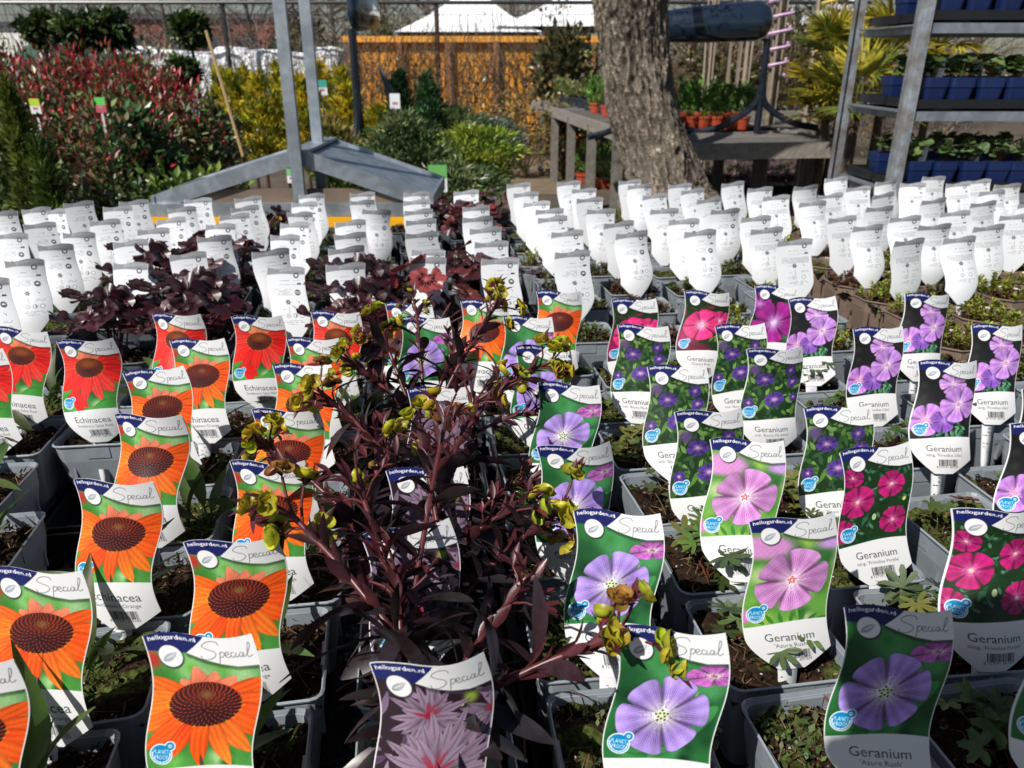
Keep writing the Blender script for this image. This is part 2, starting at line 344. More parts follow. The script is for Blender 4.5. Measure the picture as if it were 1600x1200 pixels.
def gpink(p):
    p.fill((.42, .66, .28)); g = p.g
    for i in range(24): p.blob(g.uniform(0, 1), g.uniform(.2, 1.4), g.uniform(.1, .25), [(.3, .55, .2), (.65, .8, .35), (.2, .42, .2), (.75, .82, .6)][i % 4], .95)
    p.blob(.15, .33, .42, (.88, .6, .85), .5, .2); p.blob(.95, .35, .3, (.8, .62, .88), .7, .12); p.leafshape(.6, 1.0, 1.4, .5, .018, (.45, .7, .3)); p.blob(.02, 1.2, .12, (.85, .5, .75), .6)
    for i in range(7): p.leafshape(.25 + i * .1, 1.3, -2.6 + i * .4, .16, .03, (.25, .5, .2))
    p.flower(.50, .76, .44, 5, -1.25, (.97, .88, .94), (.86, .60, .86), (.55, .2, .5), squash=.92, core=((.9, .85, .8), (.8, .2, .3)), corer=.1)
def foliage_bg(p, n=190, cols=((.22, .38, .16), (.36, .52, .22), (.14, .24, .12), (.46, .60, .32), (.20, .33, .2)), ln=.17):
    g = p.g; p.fill((.09, .2, .09))
    for i in range(n): c = cols[i % len(cols)]; p.leafshape(g.uniform(-.1, 1.05), g.uniform(.1, 1.4), g.uniform(0, 6.3), g.uniform(.5, 1.3) * ln, ln * .2, c, vein=.2)
def gbloom(p):
    foliage_bg(p); p.blob(.12, .38, .14, (.35, .28, .45), .7)
    for u, t, r, s_ in ((.30, .55, .17, .8), (.75, .40, .12, .9), (.82, .62, .12, .9), (.55, .92, .19, .75), (.12, 1.0, .1, .9), (.9, .9, .08, 1)):
        p.flower(u, t, r, 5, u * 9, (.75, .6, .8), (.32, .22, .55), (.22, .12, .4), squash=s_, core=((.9, .75, .8), (.3, .1, .3)))
def gcherry(p):
    foliage_bg(p, 60, ((.2, .3, .15), (.28, .22, .15), (.12, .2, .1), (.5, .2, .25))); p.blob(.15, 1.05, .4, (.55, .08, .3), .7); p.blob(.5, 1.25, .4, (.4, .12, .2), .7, .2)
    for i in range(12): p.leafshape(.7 + p.g.uniform(-.05, .3), 1.1, p.g.uniform(-2, -.5), .4, .01, (.7, .7, .3))
    p.flower(.45, .72, .42, 5, -1.3, (.95, .75, .85), (.95, .20, .50), (.8, .1, .4), squash=.85, core=((.9, .8, .8), (.7, .3, .5)), notch=.1)
    p.flower(.78, .62, .3, 5, -.6, (.95, .7, .8), (.90, .22, .50), (.75, .1, .4), squash=.8); p.flower(.42, .72, .38, 5, -1.4, (.95, .8, .88), (.96, .24, .53), (.8, .1, .4), squash=.85, notch=.1, core=((.9, .8, .8), (.8, .5, .6)))
def gwide(p):
    p.fill((.08, .12, .12)); p.blob(.9, .4, .3, (.35, .55, .5), .8); p.blob(.95, 1.1, .3, (.25, .45, .3), .8)
    p.flower(.1, .4, .28, 5, 0, (.8, .5, .8), (.62, .2, .6), (.4, .1, .45)); p.flower(.52, .82, .5, 5, -1.1, (.85, .7, .9), (.68, .17, .58), (.42, .08, .48), notch=.12, core=((.85, .8, .9), (.9, .75, .9)), vn=9)
def glilac(p):
    g = p.g; p.fill((.10, .10, .11))
    for i in range(30): p.blob(g.uniform(0, 1), g.uniform(.1, 1.4), g.uniform(.04, .12), (.16, .16, .15), .9)
    for i in range(55): p.leafshape(g.uniform(.3, .85), g.uniform(1.05, 1.4), g.uniform(0, 6.3), .1, .025, [(.25, .5, .35), (.15, .35, .25), (.4, .6, .45)][i % 3])
    p.flower(.55, .36, .26, 5, .5, (.95, .8, .95), (.82, .62, .90), (.6, .3, .7), squash=.8)
    p.flower(.22, 1.0, .27, 5, -1.2, (.95, .75, .9), (.78, .55, .88), (.6, .25, .6), squash=1.1, core=((.9, .7, .8), (.6, .3, .5)))
    p.flower(.50, 1.0, .22, 5, 1, (.7, .5, .85), (.55, .36, .75), (.4, .2, .6)); p.flower(.70, .72, .33, 5, -.9, (.97, .85, .95), (.80, .58, .90), (.55, .3, .72), core=((.9, .75, .8), (.6, .3, .5)))
def gpurple(p):
    foliage_bg(p, 210, ((.12, .32, .2), (.2, .42, .3), (.07, .18, .1), (.35, .5, .4), (.1, .25, .15)), .11)
    for u, t, r, s_ in ((.12, .38, .17, .8), (.22, .72, .25, .9), (.68, .52, .21, .9), (.78, 1.02, .20, .95), (.08, 1.12, .17, 1)):
        p.flower(u, t, r, 5, u * 7, (.85, .45, .65), (.72, .12, .43), (.45, .05, .3), squash=s_, core=((.9, .8, .7), (.8, .7, .5)), notch=.1)
    p.disc(.5, .95, .035, (.7, .8, .6), .05); p.disc(.9, .75, .03, (.8, .8, .4))
def geuph(p):
    g = p.g; p.fill((.16, .10, .14))
    for i in range(60): p.leafshape(g.uniform(-.1, 1.1), g.uniform(.2, 1.5), g.uniform(0, 6.3), .28, .035, [(.45, .38, .48), (.3, .22, .32), (.6, .5, .6)][i % 3], rim=(.65, .5, .62))
    p.blob(.8, .36, .1, (.55, .65, .25), .8); p.disc(.72, .42, .02, (.7, .8, .4)); p.disc(.8, .9, .025, (.8, .8, .4), .015)
    def ros(u, t, r, n, red):
        for i in range(n):
            a = i * 2.4 + .3; k = 1 - .45 * i / n; cc = np.array((.47, .40, .49)) * (1 if i % 2 else .68)
            p.leafshape(u, t, a, r * k * g.uniform(.85, 1.1), .036 * (r / .5 + .3), cc, (.62, .54, .63), rim=(.70, .50, .60), vein=.35)
        for i in range(7): p.leafshape(u, t, g.uniform(-3, .1), r * .34, .022, (.58, .12, .20), (.5, .28, .36), rim=(.72, .42, .5))
        p.blob(u, t, .045, (.55, .1, .16), .8)
    ros(.42, .48, .42, 20, 1); ros(1.0, .55, .3, 12, 1); ros(.55, .97, .62, 34, 1)
KIND = {'EO': (lambda p: echinacea(p), "Echinacea", "SunSeekers Orange"), 'ES': (lambda p: echinacea(p, True), "Echinacea", "Sombrero Salsa Red"),
        'GA': (gazure, "Geranium", "'Azure Rush'"), 'GP': (gpink, "Geranium", "'Azure Rush'"), 'GB': (gbloom, "Geranium", "wall. 'Bloom Me Away'"),
        'GR': (gcherry, "Geranium", "'Cherry Pink'"), 'GW': (gwide, "Geranium", "sang."), 'GL': (glilac, "Geranium", "sang. 'Frivolius Lilac'"),
        'GM': (gpurple, "Geranium", "sang. 'Frivolius Purple'"), 'EU': (geuph, "Euphorbia", "")}
def special_ink():
    k = Ink(); ox, oy, sx, sy = .50, .235, .46, .19
    st = [[(.36, .82), (.33, .98), (.20, 1.02), (.07, .9), (.04, .75), (.14, .6), (.25, .47), (.26, .28), (.14, .10), (.0, .12), (-.03, .28)],
          [(.36, .46), (.31, -.12)], [(.34, .36), (.40, .46), (.44, .36), (.39, .2), (.33, .2)], [(.45, .28), (.52, .34), (.51, .44), (.46, .4), (.45, .24), (.50, .17), (.56, .25)],
          [(.63, .40), (.58, .42), (.56, .28), (.59, .17), (.64, .24)], [(.67, .40), (.65, .22), (.68, .18), (.71, .25)],
          [(.81, .40), (.75, .40), (.72, .26), (.76, .18), (.81, .36), (.80, .2), (.85, .22)], [(.86, .28), (.95, .62), (.98, .88), (.94, .86), (.88, .3), (.91, .17), (.98, .26)]]
    for a in st: k.line([(ox + q[0] * sx, oy - q[1] * sy - q[0] * .015) for q in spline([(x, y, 0) for x, y in a], 6)], .0075)
    return k
def front_paint(kind, U, T):
    f, name, sub = KIND[kind]; p = Paint(U, T); f(p); p.noise(.06, 9); p.noise(.02, 60); p.c = np.clip(p.c * (1 + .035 * p.g.normal(size=p.c.shape[:2]))[..., None], 0, 1)
    white = (.93, .935, .94); navy = (.10, .13, .38); ink = (.33, .34, .36)
    bot = 1.32 - .04 * np.sin(math.pi * U) - .06 * U * 0 + .03 * np.cos(U * 3.1); p.put(ss(-.005, .005, T - bot), white)
    # header: white swoosh over its soft printed edge, navy field
    lo = np.interp(U, [0, .32, .36, .5, .65, .8, 1], [-1, -1, .15, .215, .26, .285, .27]); p.put(.45 * ss(-.03, .0, lo - T + .02) * (U > .34), (.1, .1, .12)); p.put(ss(-.004, .004, lo - T), white)
    nv = np.interp(U, [0, .2, .36, .45, .53, .60], [.135, .14, .15, .085, .02, -.06]); p.put(ss(-.004, .004, nv - T), navy)
    p.blob(.215, .195, .128, (.12, .13, .15), .25); p.disc(.21, .185, .112, (.95, .95, .955)); p.leafshape(.135, .235, -.55, .17, .036, (.62, .64, .68), (.75, .77, .8)); p.leafshape(.15, .22, -.5, .14, .012, (.86, .87, .88))
    p.put(H_INK.sample(U, T) * 1.7, (.95, .95, .97)); p.put(S_INK.sample(U, T) * 1.2, (.50, .51, .53))
    # round blue certificate mark
    u0, t0 = .15, 1.175; p.disc(u0, t0, .112, (.93, .96, .98)); p.disc(u0 + .085, t0 - .085, .056, (.93, .96, .98)); p.disc(u0, t0, .10, (.03, .53, .76)); p.disc(u0 + .085, t0 - .085, .045, (.03, .53, .76))
    rr = np.hypot(U - u0, T - t0); p.put((np.abs(rr - .083) < .005) * (T > t0 - .02), (.9, .95, .97)); p.disc(u0 + .085, t0 - .085, .022, (.9, .95, .97)); p.disc(u0 + .085, t0 - .085, .012, (.03, .53, .76))
    p.put(P_INK.sample(U, T), (.96, .98, 1))
    k = Ink(); k.text(name, .52, 1.535, width=.60 if name != "Echinacea" else .64, center=True); k.m = k.m
    p.put(k.sample(U, T) * 1.25, ink)
    if sub: k = Ink(); k.text(sub, .52, 1.625, width=min(.62, .034 * len(sub)), center=True); p.put(k.sample(U, T) * 1.1, (.42, .43, .45))
    g = np.random.default_rng(5); x = .40; bars = Ink()
    while x < .74: w_ = g.choice([.004, .007, .011]); bars.line([(x + w_ / 2, 1.675), (x + w_ / 2, 1.81)], w_) if 0 else bars.tri(np.array([(x, 1.755), (x + w_, 1.755), (x + w_, 1.875)]) * RES) or bars.tri(np.array([(x, 1.755), (x + w_, 1.875), (x, 1.875)]) * RES); x += w_ + g.choice([.004, .006, .009])
    p.put(bars.sample(U, T), (.12, .12, .13))
    k = Ink(); k.text("8 717191 525183" if name[0] == 'E' else "8 717191 507325", .36, 1.835, width=.38); p.put(k.sample(U, T), (.2, .2, .2))
    return p
def rim(p, s):
    e = np.minimum(s, 1 - s); p.put(1 - ss(.008, .014, e), (.93, .93, .93))
H_INK = Ink(); H_INK.text("hellogarden.nl", .04, .060, size=.062, width=.435, bend=lambda x: -topcurve(x) + .012 * np.sin(x * 3), bold=0)
S_INK = special_ink(); P_INK = Ink(); P_INK.text("PLANET", .075, 1.172, size=.062, width=.15).text("PROOF", .085, 1.228, size=.062, width=.13)
def back_paint(v, U, T):
    p = Paint(U, T); p.fill((.90, .91, .925)); g = np.random.default_rng(v)
    hd = np.interp(U, [0, .2, .4, .6, .8, 1], [.16, .135, .125, .135, .15, .15]); p.put(ss(-.004, .004, hd - T), (.56, .57, .59))
    for q in (.0, .028, .052): y = -topcurve(1 - U) * (1 - q * 6) + q + .01; p.put((np.abs(T - y - .012) < .0035) * (U > .34), (.80, .81, .82))
    p.put((np.abs(T - hd - .004) < .004), (.75, .76, .78))
    p.disc(.78, .175, .072, (.24, .25, .26)); p.disc(.78, .175, .042, (.95, .95, .96)); p.leafshape(.755, .2, -.8, .06, .018, (.8, .8, .8))
    gr = (.50, .51, .54); dk = (.20, .21, .23)
    def words(u0, u1, t, h=.014, c=gr, dens=.75):
        x = u0
        while x < u1:
            w_ = g.uniform(.015, .05); 
            if g.random() < dens: p.put(((U > x) & (U < min(x + w_, u1))) * (np.abs(T - t) < h / 2) * 1., c)
            x += w_ + .008
    words(.36, .62, .30); words(.70, .88, .30, .010); words(.33, .78, .40, .008, gr, 1); p.put(((U > .80) & (U < .90) & (np.abs(T - .385) < .022)) * 1., dk)
    if v == 0:
        for i in range(7): words(.16, .92, .50 + i * .026, .014, (.62, .63, .66), .95)
        y0 = .74
    else:
        for i in range(5): words(.20 + .06 * (i % 3), .64, .52 + i * .034, .015, (.62, .63, .66))
        p.disc(.79, .60, .078, (.30, .31, .33)); 
        if v == 1: p.blob(.79, .595, .045, (.93, .93, .93), .2, .022); p.disc(.79, .58, .02, (.93, .93, .93))
        else:
            for i in range(3): p.put(((np.abs(U - .79) < .06) & (np.abs(T - .575 - i * .022) < .005)) * 1., (.9, .9, .9))
        y0 = .84
    for i in range(12): a = i * .5236; p.leafshape(.50, y0, a, .085, .008 if i % 2 else .016, dk)
    p.disc(.50, y0, .018, (.95, .95, .95)); words(.32, .40, y0, .01)
    p.disc(.77, y0, .072, (.78, .79, .80)); p.disc(.77, y0, .066, (.955, .96, .97)); p.leafshape(.73, y0 - .05, .95, .12, .012, dk); p.leafshape(.80, y0 - .05, 1.8, .11, .008, dk)
    p.put(((np.abs(U - .50) < .004) & (T > y0 + .12) & (T < y0 + .24)) * 1., dk); p.disc(.50, y0 + .25, .012, dk); words(.33, .43, y0 + .18, .01); words(.66, .88, y0 + .16, .012); words(.66, .88, y0 + .19, .012)
    ys = y0 + .34
    words(.30, .38, ys, .01)
    for u in ((.46, .64, .80) if v else (.46, .72)):
        p.disc(u, ys, .060, dk); p.disc(u, ys, .050, (.955, .96, .97))
        if u == .46: p.disc(u, ys, .02, dk)
        elif u == .64: p.put((np.hypot(U - u, T - ys) < .035) * (U > u) * 1., dk)
        else: p.disc(u, ys, .058, (.6, .61, .62)); p.disc(u, ys, .045, (.965, .965, .97))
    words(.38, .82, ys + .13, .012); words(.30, .86, ys + .17, .016, (.55, .56, .58)); words(.45, .72, ys + .22, .014)
    return p
def tag_mesh(name, kind=None, v=0):
    front = kind is not None; U, T, X = outline(front); s = np.broadcast_to(np.linspace(0, 1, NU)[None], U.shape)
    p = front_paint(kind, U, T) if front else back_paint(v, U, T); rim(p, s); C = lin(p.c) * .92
    x = (X - .5) * W_T; z = (L_T - T) * W_T; y = .0035 * (1 - (2 * (X - .5)) ** 2) * -1 + .0016 * np.sin(T * 3.3)
    mb = MB(); V = np.stack([x, y, z], -1).reshape(-1, 3)
    i = np.arange(NT - 1)[:, None] * NU; j = np.arange(NU - 1)[None]; F = np.stack([i + j + 1, i + j, i + NU + j, i + NU + j + 1], -1).reshape(-1, 4)
    mb.add(V, F[:, ::-1] if 0 else F, C.reshape(-1, 3))
    r = slice(None, None, 10); rr = list(range(0, NT, 7)); cc = list(range(0, NU, 13)); 
    if rr[-1] != NT - 1: rr.append(NT - 1)
    if cc[-1] != NU - 1: cc.append(NU - 1)
    Vb = V.reshape(NT, NU, 3)[np.ix_(rr, cc)] + np.array([0, .0005, 0]); a, b = len(rr), len(cc)
    i = np.arange(a - 1)[:, None] * b; j = np.arange(b - 1)[None]; Fb = np.stack([i + j, i + j + 1, i + b + j + 1, i + b + j], -1).reshape(-1, 4)
    mb.add(Vb.reshape(-1, 3), Fb, lin((.86, .87, .88)))
    # stake
    zz = [0, -.02, -.05, -.085]; ws = [.0085, .0075, .006, .002]; 
    Vs = []
    for q, h in zip(zz, ws): Vs += [(-h + .0005, -.001, q), (h, -.001, q), (h, -.0005 + .0006, q), (-h, .0001, q)]
    Fs = [];
    for k in range(3):
        for e in range(4): Fs.append((4 * k + e, 4 * k + (e + 1) % 4, 4 * k + 4 + (e + 1) % 4, 4 * k + 4 + e))
    mb.add(Vs, Fs, lin((.85, .86, .87)))
    for q in range(14): u = rng.uniform(-.0055, .0045); h = -rng.uniform(.004, .04); box(mb, (u, -.0013, h), (.0022, .0004, .0008), lin((.5, .5, .52)))
    return mb.mesh(name, M_CARD, smooth=True)
FRONT = """ES,-28,500,48,527;ES,95,532,179,529;ES,238,492,310,490;ES,360,494,435,494;ES,481,487,555,488;ES,-80,548,5,545;EO,270,532,354,529;EO,213,581,305,571;EO,176,649,282,646;EO,104,749,234,749;EO,-25,888,120,886;EO,-160,1030,8,1030;EO,295,843,440,836;EO,218,992,401,985;EO,357,722,480,716;EO,388,640,498,637;EO,427,571,518,568;EO,447,530,527,527;EO,599,475,669,474;EO,717,471,786,470;EO,836,456,901,455;GA,620,496,697,497;GA,781,495,855,495;GA,802,542,887,540;GA,830,599,924,599;GA,849,697,959,688;GA,894,802,1015,795;GA,960,985,1117,976;GA,1316,950,1464,945;EU,597,1030,772,1016;EU,601,825,735,811;EU,610,735,731,727;EU,636,606,734,605;GP,1100,688,1212,685;GP,1185,812,1319,798;GB,964,511,1035,506;GB,1125,510,1196,505;GB,1014,575,1099,569;GB,1065,644,1160,636;GB,1175,547,1255,540;GB,1269,639,1360,630;GR,955,469,1025,467;GR,1062,456,1129,456;GW,1174,447,1237,447;GL,1241,470,1310,461;GL,1334,514,1411,510;GL,1410,460,1475,459;GL,1431,566,1519,562;GL,1516,509,1587,507;GL,1597,610,1690,605;GL,1577,665,1680,660;GM,1328,702,1439,690;GM,1495,796,1617,787;GA,1622,960,1775,955"""
BACK = """-14,333,31,329;45,329,87,323;69,333,111,323;110,318,153,314;167,325,210,322;196,316,238,312;147,347,194,342;44,352,91,347;-5,368,46,365;98,366,150,363;62,385,117,381;16,410,74,405;-40,440,18,434;221,361,271,356;193,380,238,374;254,346,301,338;271,328,315,322;295,313,339,309;322,354,370,350;312,372,368,367;277,400,333,392;352,338,401,333;370,326,412,320;378,311,417,305;175,415,232,410;471,306,512,302;458,319,500,315;450,335,497,330;436,352,485,347;419,371,471,366;409,394,468,388;420,422,478,417;553,304,592,299;550,316,592,311;562,328,604,329;535,349,583,343;532,369,582,361;525,390,580,383;519,416,577,410;636,303,675,299;637,316,678,311;639,331,684,326;641,346,687,341;641,367,691,361;642,394,697,389;641,406,699,401;716,301,754,296;728,326,771,320;729,342,776,337;743,360,792,353;751,382,803,375;760,408,816,402;797,290,838,284;807,305,849,298;822,320,864,312;841,330,887,325;848,343,897,336;870,366,921,358;875,396,930,391;877,287,915,281;896,298,938,293;910,313,951,307;922,330,967,325;953,351,1003,343;973,367,1023,360;971,284,1010,280;984,292,1025,287;1012,307,1055,301;1021,330,1066,325;1049,347,1097,341;1078,365,1130,358;1048,290,1088,286;1072,299,1113,293;1098,313,1138,307;1118,330,1164,324;1166,342,1212,336;1183,361,1235,353;1137,288,1173,282;1177,296,1213,291;1200,310,1241,303;1250,293,1287,287;1297,281,1332,275;1255,319,1299,313;1293,306,1322,301;1229,379,1277,372;1303,343,1351,336;1330,295,1366,290;1377,286,1413,279;1339,356,1390,350;1357,326,1404,321;1371,306,1409,298;1408,289,1444,285;1400,343,1448,335;1400,378,1458,371;1452,317,1487,305;1446,355,1498,347;1445,278,1480,275;1480,375,1537,368;1480,334,1522,328;1490,289,1520,283;1520,284,1554,279;1528,320,1566,311;1537,357,1578,348;1541,302,1572,296;1567,291,1600,285;1578,340,1620,333;1595,320,1640,315"""
# ---------------------------------------------------------------- table: pots, soil, plants, tags
RIM = EYE - .47; POT_H, POT_W = .100, .118; GRID = R(8)
gu = np.array([math.cos(GRID), math.sin(GRID)]); gv = np.array([-math.sin(GRID), math.cos(GRID)])
def ring(w_, z, n=4, r=.012):
    pts = []
    for cx, cy, a0 in ((1, 1, 0), (-1, 1, 90), (-1, -1, 180), (1, -1, 270)):
        for k in range(n): a = R(a0 + 90 * k / (n - 1)); pts.append((cx * (w_ / 2 - r) + r * math.cos(a), cy * (w_ / 2 - r) + r * math.sin(a), z))
    return pts
def pot_mesh(name, color, octo=False, w0=POT_W, h=POT_H):
    mb = MB(); rcorner = .030 if octo else .011; n = 2 if octo else 4
    prof = [(w0 * .74, -h), (w0 * .90, -.020), (w0 * .915, -.019), (w0 * .93, -.003), (w0 * .985, -.0015), (w0 * .99, 0), (w0 * .965, .0012), (w0 * .945, -.002), (w0 * .93, -.025), (w0 * .74, -h + .003)]
    V = []; k = 4 * n
    for wd, z in prof: V += ring(wd, z, n, rcorner)
    F_ = [];
    for i in range(len(prof) - 1):
        for j in range(k): F_.append((i * k + j, i * k + (j + 1) % k, (i + 1) * k + (j + 1) % k, (i + 1) * k + j))
    F_.append(tuple(range(k))[::-1]); F_.append(tuple((len(prof) - 1) * k + j for j in range(k)))
    mb.add(V, F_, color)
    # tag clips and stiffening ribs on the walls
    for a in range(4):
        c, s_ = math.cos(a * math.pi / 2), math.sin(a * math.pi / 2); d = w0 * .462
        box(mb, (s_ * d, -c * d, -.012), (.030, .0035, .016), np.array(color) * .95, rz=a * math.pi / 2)
        for q in (-1, 1): box(mb, (s_ * d * .955 + c * q * w0 * .30, -c * d * .955 + s_ * q * w0 * .30, -.04), (.003, .003, .036), color, rz=a * math.pi / 2)
    return mb.mesh(name, M_POT)
def soil_mesh(name, seed, moss=.2, w0=POT_W, dry=.5):
    g = np.random.default_rng(seed); mb = MB(); n = 26; q = np.linspace(-.5, .5, n) * w0 * .93; X, Y = np.meshgrid(q, q)
    Z = -.015 + sum(g.normal() * .0022 * np.sin(X * g.normal() * 90 + Y * g.normal() * 90 + g.uniform(0, 6)) for _ in range(7)) + g.normal(size=X.shape) * .0011 - .006 * (np.maximum(abs(X), abs(Y)) / (w0 * .46)) ** 6 * 0 
    C = np.array((.022, .013, .008)) * np.exp(g.normal(0, .35, X.shape))[..., None]
    mm = sum(g.normal() * np.sin(X * g.normal() * 60 + Y * g.normal() * 60 + g.uniform(0, 6)) for _ in range(5)) > 2.2 - moss * 3
    C = np.where(mm[..., None], np.array((.05, .065, .015)) * np.exp(g.normal(0, .3, X.shape))[..., None], C)
    i = np.arange(n - 1)[:, None] * n; j = np.arange(n - 1)[None]
    mb.add(np.stack([X, Y, Z], -1).reshape(-1, 3), np.stack([i + j, i + j + 1, i + n + j + 1, i + n + j], -1).reshape(-1, 4), C.reshape(-1, 3))
    N = 260; P = np.c_[g.uniform(-.45, .45, (N, 2)) * w0, g.uniform(-.016, -.007, N)]; d = norm(g.normal(size=(N, 3)) * [1, 1, .4])
    ct = np.array([(.035, .02, .011), (.10, .055, .028), (.02, .013, .008), (.22, .14, .08), (.06, .035, .02)])[g.choice(5, N, p=[.36, .2, .26, .05, .13])]
    ch = np.array([(-.4, 0, 0), (.4, .1, .1), (.3, 1, 0), (-.35, .9, .1), (0, .5, .5)]), np.array([(0, 1, 4), (1, 2, 4), (2, 3, 4), (3, 0, 4)])
    scatter(mb, *ch, P, frames(d, twist=g.uniform(0, 6, N)), np.c_[g.uniform(.002, .004, N), g.uniform(.003, .008, N), g.uniform(.002, .004, N)], ct)
    for k in range(16):     # rootlets, straw
        a = g.uniform(-.42, .42, 2) * w0; b = g.uniform(0, 6.3); l = g.uniform(.012, .035); z0 = g.uniform(-.012, -.006)
        tube(mb, [(a[0], a[1], z0), (a[0] + l * .5 * math.cos(b), a[1] + l * .5 * math.sin(b), z0 + .006 * g.random()), (a[0] + l * math.cos(b + .5), a[1] + l * math.sin(b + .5), z0 - .002)], .0004, 3, (.2, .13, .07), cap=False)
    N = 18; P = np.c_[g.uniform(-.44, .44, (N, 2)) * w0, np.full(N, -.010)]    # pale grit and fertiliser grains
    scatter(mb, *ch, P, frames(norm(g.normal(size=(N, 3)))), np.full(N, .0022), np.full((N, 3), .5) * g.uniform(.4, 1, (N, 1)))
    v = mb.v
    for a in v: np.clip(a[:, 0], -w0 * .462, w0 * .462, out=a[:, 0]); np.clip(a[:, 1], -w0 * .462, w0 * .462, out=a[:, 1])
    return mb.mesh(name, M_SOIL)
LANCE = leaf_t(7, .10, .38, .35, .012); LANCE2 = leaf_t(6, .16, .45, .3, .02)
def pt_leaves(mb, g, n, base_r, lmin, lmax, colr, tmpl, elev=(20, 75), z0=-.012, wmul=1, spread=None, cv=.2):
    a = g.uniform(0, 6.283, n) if spread is None else g.uniform(*spread, n); e = np.radians(g.uniform(*elev, n)); d = np.c_[np.cos(a) * np.cos(e), np.sin(a) * np.cos(e), np.sin(e)]
    P = np.c_[g.normal(0, base_r, (n, 2)), np.full(n, z0)]; L = g.uniform(lmin, lmax, n)
    scatter(mb, *tmpl, P, frames(d, twist=g.normal(0, .3, n)), np.c_[L * wmul, L, L], jit(colr, n, cv, .07)); return P, d, L
def f_echi(seed):
    g = np.random.default_rng(seed); mb = MB(); k = g.integers(1, 4)
    for _ in range(k):
        n = g.integers(2, 5); a = g.uniform(0, 6.283, n); e = np.radians(g.uniform(25, 80, n)); d = np.c_[np.cos(a) * np.cos(e), np.sin(a) * np.cos(e), np.sin(e)]
        P = np.zeros((n, 3)) + np.r_[g.uniform(-.03, .03, 2), -.012]; L = g.uniform(.035, .085, n)
        for i in range(n): tube(mb, [P[i], P[i] + d[i] * L[i] * .3], [.0016, .0011], 5, (.07, .12, .03))
        scatter(mb, *LANCE, P + d * (L * .28)[:, None], frames(d, twist=g.normal(0, .5, n)), np.c_[L * 1.15, L, L], jit((.075, .13, .03), n, .3, .1))
    return mb
LOB = lobed_t(5, .55, 290, .12, 1, 40); LOBS = lobed_t(7, .68, 300, .10, 0, 36, .02); HEU = [ruffle_t(7, .24, seed=q) for q in range(3)]
def f_gera(seed, cut=False, big=0):
    g = np.random.default_rng(seed); mb = MB(); n = g.integers(9, 26) if not big else big
    for i in range(n):
        a = g.uniform(0, 6.283); r = g.uniform(.003, .044); x, y = r * math.cos(a), r * math.sin(a); bx, by = g.normal(0, .014, 2); h = g.uniform(.002, .028) + (.02 if big else 0) * g.random()
        red = (.16, .035, .02) if g.random() < .5 else (.09, .11, .03)
        tube(mb, spline([(bx, by, -.013), ((x + bx) / 2, (y + by) / 2, h * .4 - .004), (x, y, h - .006)], 3), .0007, 4, red, cap=False)
        nrm = norm(np.array([x * 6 + g.normal() * .3, y * 6 + g.normal() * .3, 1.])); d = norm(np.cross(nrm, norm(g.normal(size=3))))
        s_ = g.uniform(.016, .034) * (1.35 if cut else 1); c = [(.07, .12, .03), (.10, .16, .035), (.05, .085, .028), (.16, .05, .02), (.17, .18, .04)][g.choice(5, p=[.4, .25, .2, .07, .08])]
        scatter(mb, *(LOBS if cut else LOB), [(x, y, h - .006)], frames([d], [nrm]), [s_], jit(c, 1))
    return mb
def f_moss(seed, colr=(.09, .12, .03)):
    g = np.random.default_rng(seed); mb = MB(); n = 70
    for _ in range(3):
        c = g.uniform(-.035, .035, 2); P = np.c_[c + g.normal(0, .011, (n, 2)), np.full(n, -.011) + g.uniform(0, .006, n)]; P[:, :2] = np.clip(P[:, :2], -.05, .05)
        d = norm(np.c_[g.normal(size=(n, 2)), g.uniform(.3, 1.5, n)]); scatter(mb, *SMALL_LEAF, P, frames(d), g.uniform(.004, .009, n), jit(colr, n, .3, .12))
    for k in range(5):
        a = g.uniform(0, 6.3); x, y = g.uniform(-.04, .04, 2); tube(mb, spline([(x, y, -.012), (x + .01 * math.cos(a), y + .01 * math.sin(a), .008), (x + .025 * math.cos(a), y + .025 * math.sin(a), .002)], 3), .0006, 3, (.20, .10, .05), cap=False)
    return mb
def f_sedum(seed, colr=(.26, .31, .03), h=.042, n=330, spike=0):
    g = np.random.default_rng(seed); mb = MB(); m = 34 + spike
    for i in range(m):
        a = g.uniform(0, 6.283); r = .052 * math.sqrt(g.random()); x, y = r * math.cos(a), r * math.sin(a); hh = h * (1.25 - .6 * r / .05) * g.uniform(.7, 1.25); tip = np.array([x * 1.12, y * 1.12, hh - .01])
        tube(mb, [(x, y, -.013), tip], [.0010, .0008], 4, (.14, .06, .03), cap=False); k = 13
        tt = g.uniform(.35, 1, k); b = g.uniform(0, 6.283, k); d = norm(np.c_[np.cos(b), np.sin(b), g.uniform(.2, 1.4, k)])
        scatter(mb, *SMALL_LEAF, np.array([x, y, -.013]) + (tip - [x, y, -.013]) * tt[:, None], frames(d), g.uniform(.007, .012, k), jit(colr, k, .22, .1))
    return mb
